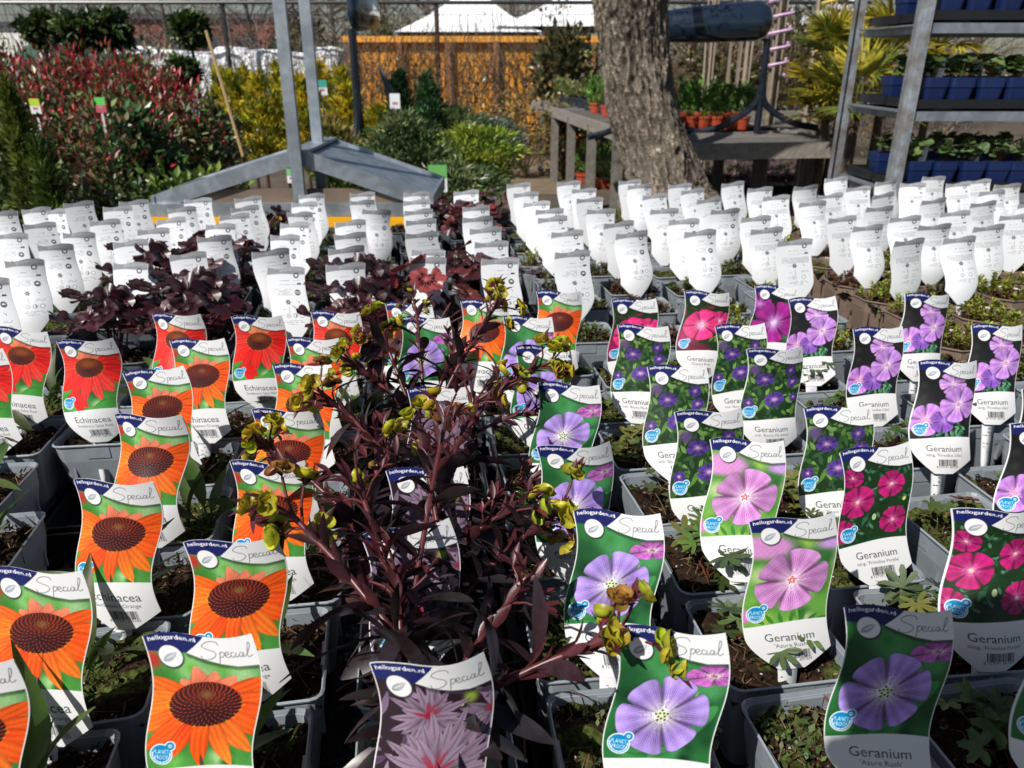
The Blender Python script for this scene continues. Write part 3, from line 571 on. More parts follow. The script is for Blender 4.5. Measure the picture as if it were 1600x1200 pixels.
def f_heuch(seed, colr=(.042, .012, .016), n=16, h=(.05, .12), R0=.066, sz=(.042, .082)):
    g = np.random.default_rng(seed); mb = MB(); 
    for i in range(n):
        a = g.uniform(0, 6.283); r = R0 * math.sqrt(g.random()) + .012; x, y = r * math.cos(a), r * math.sin(a); hh = g.uniform(*h); bx, by = g.normal(0, .01, 2)
        sc = (.10, .022, .025) if g.random() < .6 else (.22, .10, .08)
        tube(mb, spline([(bx, by, -.014), ((x + bx) * .35, (y + by) * .35, hh * .55), (x, y, hh)], 4), [.0015] * 8 + [.0009], 5, sc, cap=False)
        out = norm(np.array([x, y, .0])); nrm = norm(out * g.uniform(.1, .9) + np.array([0, 0, 1.]) + g.normal(size=3) * .25); d = norm(out + g.normal(size=3) * .4); d = norm(d - nrm * (d @ nrm))
        s_ = g.uniform(*sz); c = (np.asarray(colr) * (1 if g.random() < .6 else 1.8) if g.random() < .85 else np.array((.13, .085, .095)))
        tv, tf = HEU[g.integers(0, 3)]; scatter(mb, tv, tf, [(x, y, hh)], frames([d], [nrm]), [s_], jit(c, 1, .25, .12), cvar=np.r_[1.5, np.ones(len(tv) - 1)])
    return mb
def f_grass(seed):
    g = np.random.default_rng(seed); mb = MB(); pt_leaves(mb, g, 46, .012, .06, .13, (.10, .15, .03), leaf_t(5, .035, .5, .2), (35, 85)); return mb
# ---- pot placement: every tag gives its pot's place; then the free cells of the trays are filled
ORD = "front second third fourth fifth sixth seventh eighth ninth tenth eleventh twelfth thirteenth fourteenth fifteenth sixteenth seventeenth eighteenth nineteenth twentieth".split()
def ordn(i): return "front" if i == 0 else ORD[min(i, 19)]
NUM = "first " + " ".join(ORD[1:]); NUM = NUM.split()
DROP = .335
tags = []
for src, frnt in ((FRONT, 1), (BACK, 0)):
    for row in src.split(';'):
        q = row.split(','); k = q[0] if frnt else 'BK'; a, b, c, d = [float(v) for v in (q[1:] if frnt else q)]
        X, D = unproj((a + c) / 2, (b + d) / 2, DROP); roll = math.atan2(b - d, c - a) - .045; lean = R(12) if frnt else R(8)
        tags.append(dict(k=k, top=np.array([X, D]), roll=max(-.16, min(.12, roll)), lean=lean + rnd.gauss(0, .05 if frnt else .09), front=frnt, px=(a + c) / 2, py=b))
for t in tags:
    base = t['top'] - np.array([0, math.sin(t['lean']) * L_T * W_T]); t['base'] = base
    t['pot'] = base + gv * (.058 if t['front'] else -.058)
G2 = np.stack([gu, gv]); P = np.array([G2 @ t['pot'] for t in tags]); P0 = P.copy(); MIN = POT_W + .004
for it in range(300):
    D_ = P[:, None] - P[None]; A = np.abs(D_); ov = MIN - A; hit = (ov > 0).all(-1); np.fill_diagonal(hit, False); I, J = np.nonzero(np.triu(hit))
    if not len(I): break
    for i, j in zip(I, J):
        o = MIN - np.abs(P[i] - P[j])
        if (o <= 0).any(): continue
        ax = int(np.argmin(o)); s_ = np.sign(P[i, ax] - P[j, ax]) or 1; P[i, ax] += s_ * o[ax] * .51; P[j, ax] -= s_ * o[ax] * .51
    P += (P0 - P) * .02 * (it < 200)
for t, p in zip(tags, P): t['pot'] = G2.T @ p
# columns for the descriptions
def columns(idx, pitch=.145):
    """indices sorted into tray columns (left to right), each front to back"""
    idx = sorted(idx, key=lambda i: P[i][0]); cols_ = []
    for i in idx:
        if cols_ and P[i][0] - np.mean([P[j][0] for j in cols_[-1]]) < pitch * .55: cols_[-1].append(i)
        else: cols_.append([i])
    return [sorted(c, key=lambda i: P[i][1]) for c in cols_]
LOOK = {'EO': "orange coneflower", 'ES': "red coneflower", 'GA': "pale violet geranium", 'GP': "pale pink geranium", 'GB': "dark violet geranium", 'GR': "hot pink geranium", 'GW': "magenta geranium",
        'GL': "lilac geranium", 'GM': "purple pink geranium", 'EU': "grey purple spurge", 'BK': "white back"}
SIDE = {1: ["only"], 2: ["left", "right"], 3: ["left", "middle", "right"]}
for k in LOOK:
    ids = [i for i, t in enumerate(tags) if t['k'] == k]; cs = columns(ids)
    for ci, c in enumerate(cs):
        for ri, i in enumerate(c):
            cn = (SIDE[len(cs)][ci] if len(cs) in SIDE else NUM[ci] if ci < 20 else "last") ; t = tags[i]
            many = len(c) > 1 and len(cs) > 1
            pos = (f"{ordn(ri)} in {cn} column" if many else (f"{ordn(ri)} in its column" if len(c) > 1 else f"{cn} column")) if len(ids) > 1 else "the only one"
            if k == 'BK': pos = f"{ordn(ri)} in {cn} column from left"
            t['desc'] = pos; t['short'] = f"{LOOK[k]} tag, {pos}"
seen = {}
for t in tags:
    if t['short'] in seen: t['short'] += ", further back" ; t['desc'] += ", further back"
    seen[t['short']] = 1
# ---- build
TAGM = {k: tag_mesh("printed_tag_" + LOOK[k].replace(" ", "_"), k) for k in KIND}
BACKM = [tag_mesh("tag_back_print", None, v) for v in range(3)]
GREY, TAUPE, DKGREY = (.24, .27, .30), (.20, .145, .11), (.10, .115, .13)
POTM = {'g': pot_mesh("grey_pot", GREY), 'd': pot_mesh("dark_grey_pot", DKGREY), 't': pot_mesh("taupe_pot", TAUPE, True)}
SOILM = [soil_mesh("potting_soil", s_, m_) for s_, m_ in ((1, 0), (2, .1), (3, .5), (4, .8), (5, 0), (6, .35))]
def fm(name, builder, m=M_LEAF): return builder.mesh(name, m, smooth=True)
PL = {'echi': [fm("coneflower_leaves", f_echi(s_)) for s_ in range(6)], 'gera': [fm("geranium_leaves", f_gera(10 + s_)) for s_ in range(5)], 'cut': [fm("cut_geranium_leaves", f_gera(20 + s_, True, 34)) for s_ in range(3)],
      'moss': [fm("moss_tufts", f_moss(30 + s_)) for s_ in range(4)], 'lime': [fm("stonecrop_leaves", f_sedum(40 + s_)) for s_ in range(3)],
      'olive': [fm("stonecrop_leaves", f_sedum(50 + s_, c, .022)) for s_, c in enumerate([(.08, .10, .03), (.11, .06, .035), (.10, .14, .04)])],
      'heuch': [fm("coral_bells_leaves", f_heuch(60 + s_, n=n_, h=h_), M_DARK) for s_, (n_, h_) in enumerate([(17, (.05, .11)), (13, (.04, .10)), (10, (.03, .08))])],
      'heured': [fm("coral_bells_leaves", f_heuch(70 + s_, (.12, .022, .018), 10, (.05, .12)), M_DARK) for s_ in range(2)], 'grass': [fm("grass_leaves", f_grass(80 + s_)) for s_ in range(2)]}
WORD = {'echi': "coneflower leaves", 'gera': "young geranium", 'cut': "cut leaved geranium", 'moss': "mossy seedlings", 'lime': "lime stonecrop", 'olive': "olive stonecrop", 'heuch': "purple coral bells",
        'heured': "red coral bells", 'grass': "thin grass", 'none': "bare soil"}
CATG = {'echi': "coneflowers in grey pots", 'gera': "geraniums in square pots", 'cut': "geraniums in square pots", 'moss': "geraniums in square pots", 'lime': "stonecrops in pots", 'olive': "stonecrops in pots", 'heuch': "coral bells in pots", 'heured': "coral bells in pots", 'grass': "stonecrops in pots", 'none': "pots of bare soil"}
PNAME = {'g': "grey pot", 'd': "dark pot", 't': "brown pot"}
def potted(x, y, kind, pk, label, s_=None):
    s_ = rnd.randrange(1000) if s_ is None else s_
    t = empty("potted_plant", (x, y, RIM), GRID + rnd.gauss(0, .02), label=label, cat="potted plant", group=CATG[kind])
    link("pot", POTM[pk], t); so = link("soil", SOILM[(s_ if kind != 'moss' else 2 + s_ % 2) % 6], t); so.rotation_euler.z = R(90 * (s_ % 4))
    if kind != 'none': f = link("foliage", PL[kind][s_ % len(PL[kind])], t); f.rotation_euler.z = s_ * 1.7; f.scale = [rnd.uniform(.85, 1.15)] * 3
    return t
def zone(x, y, k):
    r = rnd.random()
    if k in ('EO', 'ES'): return 'echi', 'g'
    if k in ('GP', 'GM'): return ('cut' if r < .6 else 'moss'), 'g'
    if k in ('GA',): return ('moss' if r < .6 else 'gera'), 'g'
    if k == 'GL': return ('cut' if r < .55 else 'gera'), 'g'
    if k[0] == 'G': return ('gera' if r < .75 else 'moss'), 'g'
    if x > .62 and y > 1.1: return ('lime' if r < .6 else 'olive' if r < .8 else 'grass' if r < .85 else 'moss'), 't'
    if x > .05: return ('olive' if r < .6 else 'lime' if r < .75 else 'moss'), 'g'
    if -.25 < x <= .05 and y > 1.2: return ('heuch' if r < .35 else 'heured' if r < .6 else 'olive' if r < .8 else 'moss'), 'd'
    if x <= -.25 and y > 1.1: return ('moss' if r < .6 else 'olive' if r < .8 else 'gera'), 'd'
    return ('echi' if x < -.1 else 'gera'), 'g'
HEU_AT = [(190, 500, 0), (330, 480, 0), (380, 400, 1), (420, 335, 2), (510, 470, 1), (570, 440, 0), (650, 450, 1), (690, 480, 2), (735, 330, 1), (560, 500, 0), (270, 430, 0), (740, 420, 1), (700, 345, 3), (715, 455, 3), (660, 520, 1)]
heu = []
for px, py, v in HEU_AT: x, y = unproj(px, py, .40); heu.append((x, y, v))
for i, t in enumerate(tags):
    x, y = t['pot']
    if t['k'] == 'EU': t['eu'] = 1; continue
    kind, pk = zone(x, y, t['k'])
    if t['k'] == 'BK' and kind in ('heuch', 'heured'): kind = 'moss' if rnd.random() < .5 else 'olive'
    s_ = None
    if y > 1.05:
        for hx, hy, v in heu:
            if abs(hx - x) < .072 and abs(hy - y) < .072: kind, s_ = ('heured', 0) if v == 3 else ('heuch', v)
    potted(x, y, kind, pk, f"{PNAME[pk]}, {WORD[kind]}, at {t['short']}", s_)
for t in tags:
    k = t['k']; me = TAGM[k] if t['front'] else BACKM[0 if t['px'] > 1180 else (1 if t['px'] > 700 or t['px'] < 240 else 2)]
    o = link("plant_tag", me); o.location = (t['base'][0], t['base'][1] - (.004 if t['front'] else 0), EYE - DROP - math.cos(t['lean']) * L_T * W_T)
    yaw = -.12 * t['px'] / 1600 + .06 + rnd.gauss(0, .07 if t['front'] else .16)
    o.rotation_euler = Matrix.Rotation(yaw, 3, 'Z').to_matrix().to_euler() if 0 else (Matrix.Rotation(yaw, 3, 'Z') @ Matrix.Rotation(-t['lean'], 3, 'X') @ Matrix.Rotation(-t['roll'], 3, 'Y')).to_euler()
    o.scale = (1, rnd.choice([.3, .8, 1.4, 2.2, 3.0]) * rnd.uniform(.8, 1.2), 1)
    if k == 'BK': tag(o, f"white tag showing its printed back, {t['desc']}", "plant tag", "white tag backs of the rear rows")
    else: tag(o, f"wavy tag picturing {LOOK[k]}{' leaves' if k == 'EU' else ' flower'}, {t['desc']}", "plant tag", "printed plant tags facing the front")
# free cells of the trays
PP = list(P.copy()); fills = []
def project(x, y, z):
    h = EYE - z; zz = y * cp + h * sp; return 800 + F_PX * x / zz, 600 + F_PX * (h * cp - y * sp) / zz
for bi in range(0, 34):
    for ai in range(-16, 22):
        for jx in (0, .03, -.03, .06):
            done = False
            for jy in (0, .035, -.035, .07):
                g = np.array([ai * .138 + .02 + jx, .30 + bi * .128 * .5 * 2 * .5 + jy]); w_ = G2.T @ g
                if w_[1] < .28 or w_[1] > 2.42 - max(0, -w_[0] - .9) * .3 + .08 * (w_[0] > 0): continue
                px, py = project(w_[0], w_[1], RIM)
                if px < -90 or px > 1690 or py > 1330: continue
                if 0 < px < 105 and 690 < py < 890: continue
                if all(max(abs(g - q)) >= MIN for q in PP): PP.append(g); fills.append(w_); done = True; break
            if done: break
FLS = set()
for i, (x, y) in enumerate(fills):
    k, pk = zone(x, y, 'BK'); s_ = None
    if k == 'heuch' and rnd.random() < .6: k = 'olive'
    if y > 1.05:
        for hx, hy, v in heu:
            if abs(hx - x) < .072 and abs(hy - y) < .072: k, s_ = ('heured', 0) if v == 3 else ('heuch', v)
    for near in sorted(tags, key=lambda t: np.linalg.norm(t['pot'] - (x, y)))[:9]:
        dx = x - near['pot'][0]; dy = y - near['pot'][1]; side = ("right of" if dx > 0 else "left of") if abs(dx) > abs(dy) else ("behind" if dy > 0 else "before"); fl = f"{PNAME[pk]}, {WORD[k]}, {side} {near['short']}"
        if fl not in FLS: break
    FLS.add(fl)
    o = potted(x, y, k, pk, fl, s_)
print("tags", len(tags), "fills", len(fills))
# ---- spurge plants
CUPV = []; CUPF = []
for i, (rr, z) in enumerate(((.10, .04), (.70, .12), (1.0, .55), (1.08, .9))):
    for j in range(12): a = j * math.pi / 6; q = rr * (1 - (.30 if j % 6 == 0 and i > 1 else 0)) + (.08 * abs(math.sin(a)) if i > 1 else 0); CUPV.append((q * math.cos(a), z * .9, q * math.sin(a)))
for i in range(3):
    for j in range(12): CUPF.append((i * 12 + j, i * 12 + (j + 1) % 12, (i + 1) * 12 + (j + 1) % 12, (i + 1) * 12 + j))
CUPV, CUPF = np.array(CUPV), np.array(CUPF)
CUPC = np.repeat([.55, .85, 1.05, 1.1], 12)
EULEAF = leaf_t(10, .112, .36, .22, .010, .10, 1.25, .62); BRACT = leaf_t(6, .15, .15, .5, 0, .12, 1.1)
def spurge_stem(parent, base, tip, seed, big=1.0, nleaf=30, cups=12, yellow=.8, bow=.03, low=.12):
    g = np.random.default_rng(seed); b, e = Vector(base), Vector(tip); L = (e - b).length; out = Vector((e.x - b.x, e.y - b.y, 0))
    mid1 = b.lerp(e, .35) + Vector((-out.x * .25, -out.y * .25, .02)); mid2 = b.lerp(e, .72) + Vector((-out.x * .12, -out.y * .12, bow * .6))
    pts = spline([b, mid1, mid2, e], 9); n = len(pts); A = np.array([tuple(p) for p in pts]); T = norm(np.gradient(A, axis=0))
    mb = MB(); tt = np.linspace(0, 1, n); colr = np.array((.10, .022, .026)) * (1 - tt[:, None]) + np.array((.14, .03, .034)) * tt[:, None]
    tube(mb, A, np.interp(tt, [0, 1], [.0029, .0020]) * big, 8, colr)
    def along(t): i = np.clip(t * (n - 1), 0, n - 1.001); k = i.astype(int); f = (i - k)[:, None]; return A[k] * (1 - f) + A[k + 1] * f, T[k]
    def put(m, t, Lf, elev, c, tm, cv=.25, tw=.3):
        pos, tg = along(t); a = np.arange(m) * 2.4 + g.uniform(0, 6); ref = norm(np.cross(tg, [0, 0.3, 1.])); r2 = np.cross(tg, ref)
        rad = np.cos(a)[:, None] * ref + np.sin(a)[:, None] * r2; d = norm(rad * np.cos(elev)[:, None] + tg * np.sin(elev)[:, None])
        scatter(mb, *tm, pos + rad * .002, frames(d, tg, g.normal(0, tw, m)), np.c_[Lf * g.uniform(.9, 1.3, m), Lf, Lf], jit(c, m, cv, .07))
    nleaf = int(nleaf * .52); m = nleaf; t = np.sort(g.uniform(low, .55, m)); put(m, t, g.uniform(.040, .068, m) * big, np.radians(g.uniform(-35, 40, m)), (.030, .021, .025), EULEAF, .3)
    m = int(nleaf * .7); t = np.sort(g.uniform(.35, .75, m)); put(m, t, g.uniform(.03, .055, m) * big, np.radians(g.uniform(5, 60, m)), (.036, .020, .024), EULEAF, .3)
    m = int(nleaf * 1.2); t = np.sort(g.uniform(.55, .98, m)); put(m, t, g.uniform(.012, .026, m) * big, np.radians(g.uniform(50, 80, m)), (.075, .020, .025), BRACT, .3)
    st = mb.build("stem", M_DARK, parent, smooth=True); fb = MB(); tg = T[-1]
    # umbel: short rays, red bracts and yellow-green cups
    nr = 7
    for i in range(nr):
        a = i * 6.283 / nr + g.uniform(0, .8); ref = norm(np.cross(tg, [0, .3, 1.])); r2 = np.cross(tg, ref); rad = math.cos(a) * ref + math.sin(a) * r2
        st_ = A[-1] - tg * g.uniform(0, .03) * big; en = st_ + (rad * g.uniform(.012, .024) + tg * g.uniform(.008, .026)) * big
        tube(fb, [st_, (st_ + en) / 2 + tg * .003, en], .0011 * big, 5, (.16, .04, .04), cap=False)
        d = norm(en - st_); k = 4; dd = norm(d[None] + g.normal(0, .55, (k, 3)))
        scatter(fb, *BRACT, np.repeat(en[None], k, 0), frames(dd), g.uniform(.010, .022, k) * big, jit((.10, .02, .026), k, .3, .08))
        k = (round(cups / nr) + 2) if cups > 8 else (1 if i < cups else 0)
        if not k: continue
        dd = norm(d[None] + g.normal(0, .5, (k, 3)) + [0, -.25, .35])
        yc = np.array((.42, .38, .03)) if g.random() < .9 else np.array((.30, .16, .04))
        scatter(fb, CUPV, CUPF, en + dd * .006 * big, frames(dd), g.uniform(.0044, .0074, k) * big, jit(yc, k, .15, .12), cvar=CUPC)
    fb.build("flower_head", mat("bract", None, .4, trans=.3, nscale=200, namt=.15), st, smooth=True)
EUP = sorted([t for t in tags if t['k'] == 'EU'], key=lambda t: t['pot'][1]); eroots = []
for i, t in enumerate(EUP):
    r = empty("spurge", (t['pot'][0], t['pot'][1], RIM), GRID, label=f"dark purple spurge with red stems, {NUM[i]} of four counted from the camera", cat="potted plant", group="purple spurges in the middle column")
    link("pot", POTM['g'], r); link("soil", SOILM[i], r); eroots.append(r)
bpy.context.view_layer.update()
STEMS = [  # pot, tip px, py, D, size, leaves, cups
 (0, 452, 800, .50, 1.15, 30, 14), (0, 975, 995, .40, 1.1, 30, 12), (0, 700, 640, .60, .9, 26, 5), (0, 560, 760, .52, .95, 30, 2), (0, 830, 900, .48, 1, 34, 0), (0, 620, 900, .46, 1, 36, 0),
 (1, 408, 690, .64, 1.0, 32, 12), (1, 880, 795, .58, 1.15, 32, 14), (1, 655, 672, .64, .95, 28, 12), (1, 745, 620, .68, 1, 30, 3), (1, 560, 850, .56, 1, 34, 0), (1, 790, 800, .56, 1.05, 34, 2),
 (2, 492, 605, .72, 1.0, 32, 14), (2, 840, 745, .70, 1, 32, 3), (2, 600, 700, .70, 1, 34, 3), (2, 800, 590, .78, 1, 32, 7), (2, 700, 720, .70, 1, 36, 0),
 (3, 590, 512, .90, 1.0, 30, 16), (3, 650, 480, .95, .9, 26, 5), (3, 775, 478, .92, 1.05, 30, 9), (3, 868, 562, .86, 1.05, 28, 26), (3, 540, 560, .86, 1, 30, 10), (3, 720, 540, .9, 1, 32, 0), (3, 850, 640, .84, .9, 24, 4)]
for i, (pi, px, py, D, bg_, nl, cu) in enumerate(STEMS):
    r = eroots[pi]; inv = r.matrix_world.inverted(); tip = inv @ at(px, py, D)
    base = Vector((rnd.uniform(-.025, .025), rnd.uniform(-.02, .02), -.014)); spurge_stem(r, base, tip, 300 + i, bg_, nl, cu)
# ---- trays and the display table
cols_all = {}
for g in PP: cols_all.setdefault(round((g[0] - .02) / .14), []).append(g)
TRAYC = (.012, .013, .016)
allp = sorted(PP, key=lambda g: (round((g[0] - .02) / .28), g[1])); ti = 0
bycol = {}
for g in PP: bycol.setdefault(int(math.floor((g[0] + 3) / .28)), []).append(g)
for k, gs in sorted(bycol.items()):
    gs = sorted(gs, key=lambda g: g[1]); nrow = 0
    b0 = gs[0][1] - .07; b1 = gs[-1][1] + .07; m_ = max(1, round((b1 - b0) / .52)); a0 = k * .28 - 3 + .14
    for q in range(m_):
        c0, c1 = b0 + (b1 - b0) * q / m_, b0 + (b1 - b0) * (q + 1) / m_ - .012; tb = MB(); zc = -POT_H - .003
        for s_ in (-1, 1): box(tb, (s_ * .134, 0, .012), (.004, c1 - c0, .03), TRAYC); box(tb, (0, s_ * (c1 - c0 - .004) / 2, .0125), (.264, .004, .029), TRAYC)
        for u in range(9): box(tb, ((u - 4) * .031, 0, -.002), (.008, c1 - c0 - .01, .003), TRAYC)
        for u in range(7): box(tb, (0, (u - 3) * (c1 - c0) / 7.2, .0005), (.262, .008, .0018), TRAYC)
        w_ = G2.T @ np.array([a0, (c0 + c1) / 2]); o = tb.build("carry_tray", M_GLOSS); o.location = (w_[0], w_[1], RIM + zc); o.rotation_euler.z = GRID
        tag(o, f"black slatted carry tray, {ordn(q)} one of the {NUM[min(k - min(bycol), 19)]} double column of pots", "tray", "black carry trays under the pots")
TZ = RIM - POT_H - .009
dt = empty("display_table", (0, 1.35, 0), GRID, label="long nursery display table lined with black film under all the tagged pots", cat="table")
tb = MB(); box(tb, (0, 0, TZ - .02), (4.2, 2.62, .03), (.008, .009, .011)); o = tb.build("table_top", mat("black_film", (.008, .009, .012), .28, nscale=20, namt=.3, bump=.5, bscale=14), dt)
tb = MB()
for s_ in (-1, 1): box(tb, (0, s_ * 1.332, TZ - .015), (4.3, .04, .08)); box(tb, (s_ * 2.122, 0, TZ - .015), (.04, 2.62, .08))
tb.build("table_edge", M_GALV, dt)
for x in (-2.0, 0, 2.0):
    for y in (-1.2, 1.2): tb = MB(); box(tb, (x, y, (TZ - .056) / 2), (.05, .05, TZ - .056)); tb.build("leg", M_GALV, dt)
# ---------------------------------------------------------------- ground and sky-side setting
def plane(name, x0, x1, y0, y1, z, m, n=1):
    mb = MB(); mb.add([(x0, y0, z), (x1, y0, z), (x1, y1, z), (x0, y1, z)], [(0, 1, 2, 3)]); o = mb.build(name, m); return tag(o, kind="structure")
plane("ground", -300, 300, -60, 600, 0, mat("soil_ground", (.075, .055, .038), .95, nscale=3, namt=.4, bump=.6, bscale=12, tint=(.10, .085, .06), coords='Object', detail=8))
pa = MB(); pa.add([tuple(at(*q)) [:2] + (.004,) for q in ((752, 300, 9.0), (905, 300, 9.0), (872, 228, 13.5), (800, 226, 13.5))], [(0, 1, 2, 3)]); tag(pa.build("path", mat("trodden_path", (.17, .125, .08), .95, nscale=6, namt=.3, bump=.5, bscale=25, detail=8)), kind="structure")
# ---------------------------------------------------------------- plant builders
def crown(mb, blobs, n, size, cols_, tm=SMALL_LEAF, clumps=26, tight=.28, up=.3, wx=1, rnd_=1, shell=.55):
    """leaf-sized faces gathered in clumps through ellipsoid volumes"""
    for (c, r) in blobs:
        c, r = np.array(c, float), np.array(r, float); K = clumps; u = norm(rng.normal(size=(K, 3))) * (shell + (1 - shell) * rng.random((K, 1))) ; cc = c + u * r
        k = rng.integers(0, K, n); P_ = cc[k] + rng.normal(0, tight, (n, 3)) * r * .8; d = norm((P_ - c) / r + [0, 0, up] + rng.normal(0, .7 * rnd_, (n, 3)))
        ci = rng.integers(0, len(cols_), K)[k]; base = 1.3 * np.array(cols_)[ci] * np.exp(rng.normal(0, .3, (K, 1)))[k]; alt = rng.random(n) < .3; base[alt] = np.array(cols_)[rng.integers(0, len(cols_), alt.sum())]
        C = np.clip(base * np.exp(rng.normal(0, .22, (n, 1))), 0, 1); L = rng.uniform(.7, 1.3, n) * size
        scatter(mb, *tm, P_, frames(d, twist=rng.normal(0, 1, n)), np.c_[L * wx, L, L], C)
def nursery_pot(mb, r, h, c=(.012, .012, .014)):
    tube(mb, [(0, 0, 0), (0, 0, h * .85), (0, 0, h * .86), (0, 0, h)], [r * .8, r * .96, r * 1.04, r * 1.06], 16, c)
def stems(mb, h0, h1, spread, n, r, c):
    for i in range(n):
        a = rng.uniform(0, 6.28); s_ = spread * rng.random(); tube(mb, spline([(0, 0, h0), (s_ * .4 * math.cos(a), s_ * .4 * math.sin(a), (h0 + h1) / 2), (s_ * math.cos(a), s_ * math.sin(a), h1)], 3), np.linspace(r, r * .4, 7), 5, c, cap=False)
def plant(name, label, cat, x, y, blobs, n, size, cols_, tm=SMALL_LEAF, pot=.14, st=None, group=None, z=0, mats=None, **k):
    t = empty(name, (x, y, z), label=label, cat=cat, group=group)
    mb = MB(); crown(mb, blobs, n, size, cols_, tm, **k); mb.build("foliage", M_BGLEAF, t)
    top = max(b[0][2] for b in blobs); mb = MB(); s_ = st or (8, .012, .15, (.06, .04, .025)); stems(mb, .1 if pot else 0, top * .95, s_[2], s_[0], s_[1], s_[3]); mb.build("stem", M_STEM, t)
    if pot: mb = MB(); nursery_pot(mb, pot, pot * 1.5, k.get('pc', (.012, .012, .014))); mb.build("pot", M_GLOSS, t)
    return t
def gx(px, py, D): return at(px, py, D).x
def gz(py, D): return at(800, py, D).z
# lollipop standards
STD = [(65, 48, 5.8, .125, "leftmost"), (122, 46, 5.6, .12, "second"), (172, 46, 5.8, .145, "third"), (295, 42, 6.0, .125, "fourth"), (208, 112, 5.6, .105, "lower one left of the pole"), (284, 118, 5.5, .115, "lower one right beside white bags")]
for px, py, D, r, w_ in STD:
    x, z = gx(px, py, D), gz(py, D); t = empty("standard_tree", (x, D, 0), label=f"small lollipop evergreen with round dark crown, {w_}", cat="tree", group="round headed evergreen standards")
    mb = MB(); crown(mb, [((0, 0, z), (r * .85, r * .85, r * .75)), ((0, 0, z), (r * .5, r * .5, r * .45))], 1500, .055, [(.022, .045, .014), (.05, .085, .02), (.03, .055, .02), (.09, .12, .04)], clumps=30, tight=.2, wx=1.1); mb.build("crown", M_BGLEAF, t)
    mb = MB(); tube(mb, [(0, 0, .1), (.01, 0, z * .5), (0, 0, z)], .011, 6, (.10, .07, .05)); mb.build("trunk", M_STEM, t); mb = MB(); nursery_pot(mb, .14, .2); mb.build("pot", M_GLOSS, t)
# red photinia hedge plants
reds = [(.36, .022, .035), (.26, .015, .025), (.42, .05, .06), (.18, .04, .03)]; grs = [(.08, .11, .035), (.14, .17, .06), (.05, .075, .028), (.20, .17, .09), (.15, .08, .05), (.07, .13, .03)]
for i, (px, D, top) in enumerate([(5, 5.2, 84), (60, 5.0, 112), (98, 5.3, 100), (138, 5.2, 92), (178, 5.0, 112), (232, 5.2, 96), (255, 5.0, 120), (205, 4.6, 170), (18, 4.5, 150), (110, 4.5, 165), (292, 5.0, 150), (150, 4.3, 190)]):
    x, h = gx(px, 170, D), gz(top, D); t = empty("photinia_shrub", (x, D, 0), label=f"{'tall' if top < 125 else 'low'} photinia bush with red young leaves, {NUM[i]} of the left group", cat="shrub", group="red tipped photinias at the left")
    mb = MB(); crown(mb, [((0, 0, h * .55), (.24, .24, h * .42))], 3000, .048, grs, clumps=46, wx=.9); crown(mb, [((0, 0, h * .30), (.2, .2, h * .25))], 500, .06, grs, clumps=20)
    crown(mb, [((0, 0, h * .87), (.24, .2, h * .15))], 430 if top < 125 else 60, .05, reds, clumps=34, tight=.3, up=1.8, wx=.6); mb.build("foliage", M_BGLEAF, t)
    mb = MB(); stems(mb, .1, h * .9, .18, 10, .008, (.07, .03, .025)); mb.build("stem", M_STEM, t); mb = MB(); nursery_pot(mb, .15, .24); mb.build("pot", M_GLOSS, t)
    mb = MB();
# conifers
def conifer(px, py0, py1, D, wpx, cols_, label, name="conifer", group="conifers in the sales rows", n=2600, size=.05, cone=True, pot=.14):
    x = gx(px, (py0 + py1) / 2, D); zt = gz(py0, D); r = wpx / F_PX * D * .5; t = empty(name, (x, D, 0), label=label, cat="conifer", group=group); mb = MB()
    m = 9; zb = max(.15, gz(py1, D))
    for k in range(m):
        f = (k + .5) / m; rr = r * ((1 - f) ** .6 * .9 + .12) if cone else r * math.sqrt(max(.08, 1 - (2 * f - 1) ** 2)); crown(mb, [((rng.normal(0, r * .1), rng.normal(0, r * .1), zb + (zt - zb) * f * .96), (rr, rr, (zt - zb) / m * .9))], n // m, size, cols_, clumps=12, tight=.3, up=1.7 if cone else .6, wx=.42, rnd_=.8, shell=.4)
    mb.build("foliage", M_BGLEAF, t); mb = MB(); tube(mb, [(0, 0, .08), (0, 0, zt * .9)], [.02, .005], 6, (.07, .045, .03)); mb.build("trunk", M_STEM, t)
    if pot: mb = MB(); nursery_pot(mb, pot, pot * 1.5); mb.build("pot", M_GLOSS, t)
YG = [(.52, .42, .02), (.38, .36, .02), (.16, .19, .02), (.60, .42, .03), (.08, .12, .02)]; GG = [(.07, .12, .02), (.11, .16, .03), (.045, .08, .02)]; JG = [(.075, .12, .035), (.12, .16, .06), (.05, .085, .03), (.16, .20, .09)]; LG = [(.22, .28, .03), (.14, .21, .025), (.08, .13, .02), (.28, .30, .04)]; BG = [(.10, .14, .12), (.14, .18, .14), (.06, .09, .07)]
conifer(34, 128, 330, 3.7, 44, [(.10, .13, .02), (.15, .17, .03), (.06, .09, .02)], "narrow upright yellow green conifer in front of the red photinias", n=5200, size=.045)
conifer(70, 220, 330, 3.6, 44, GG, "short green conifer leaning against the tall narrow one", n=2600, size=.04)
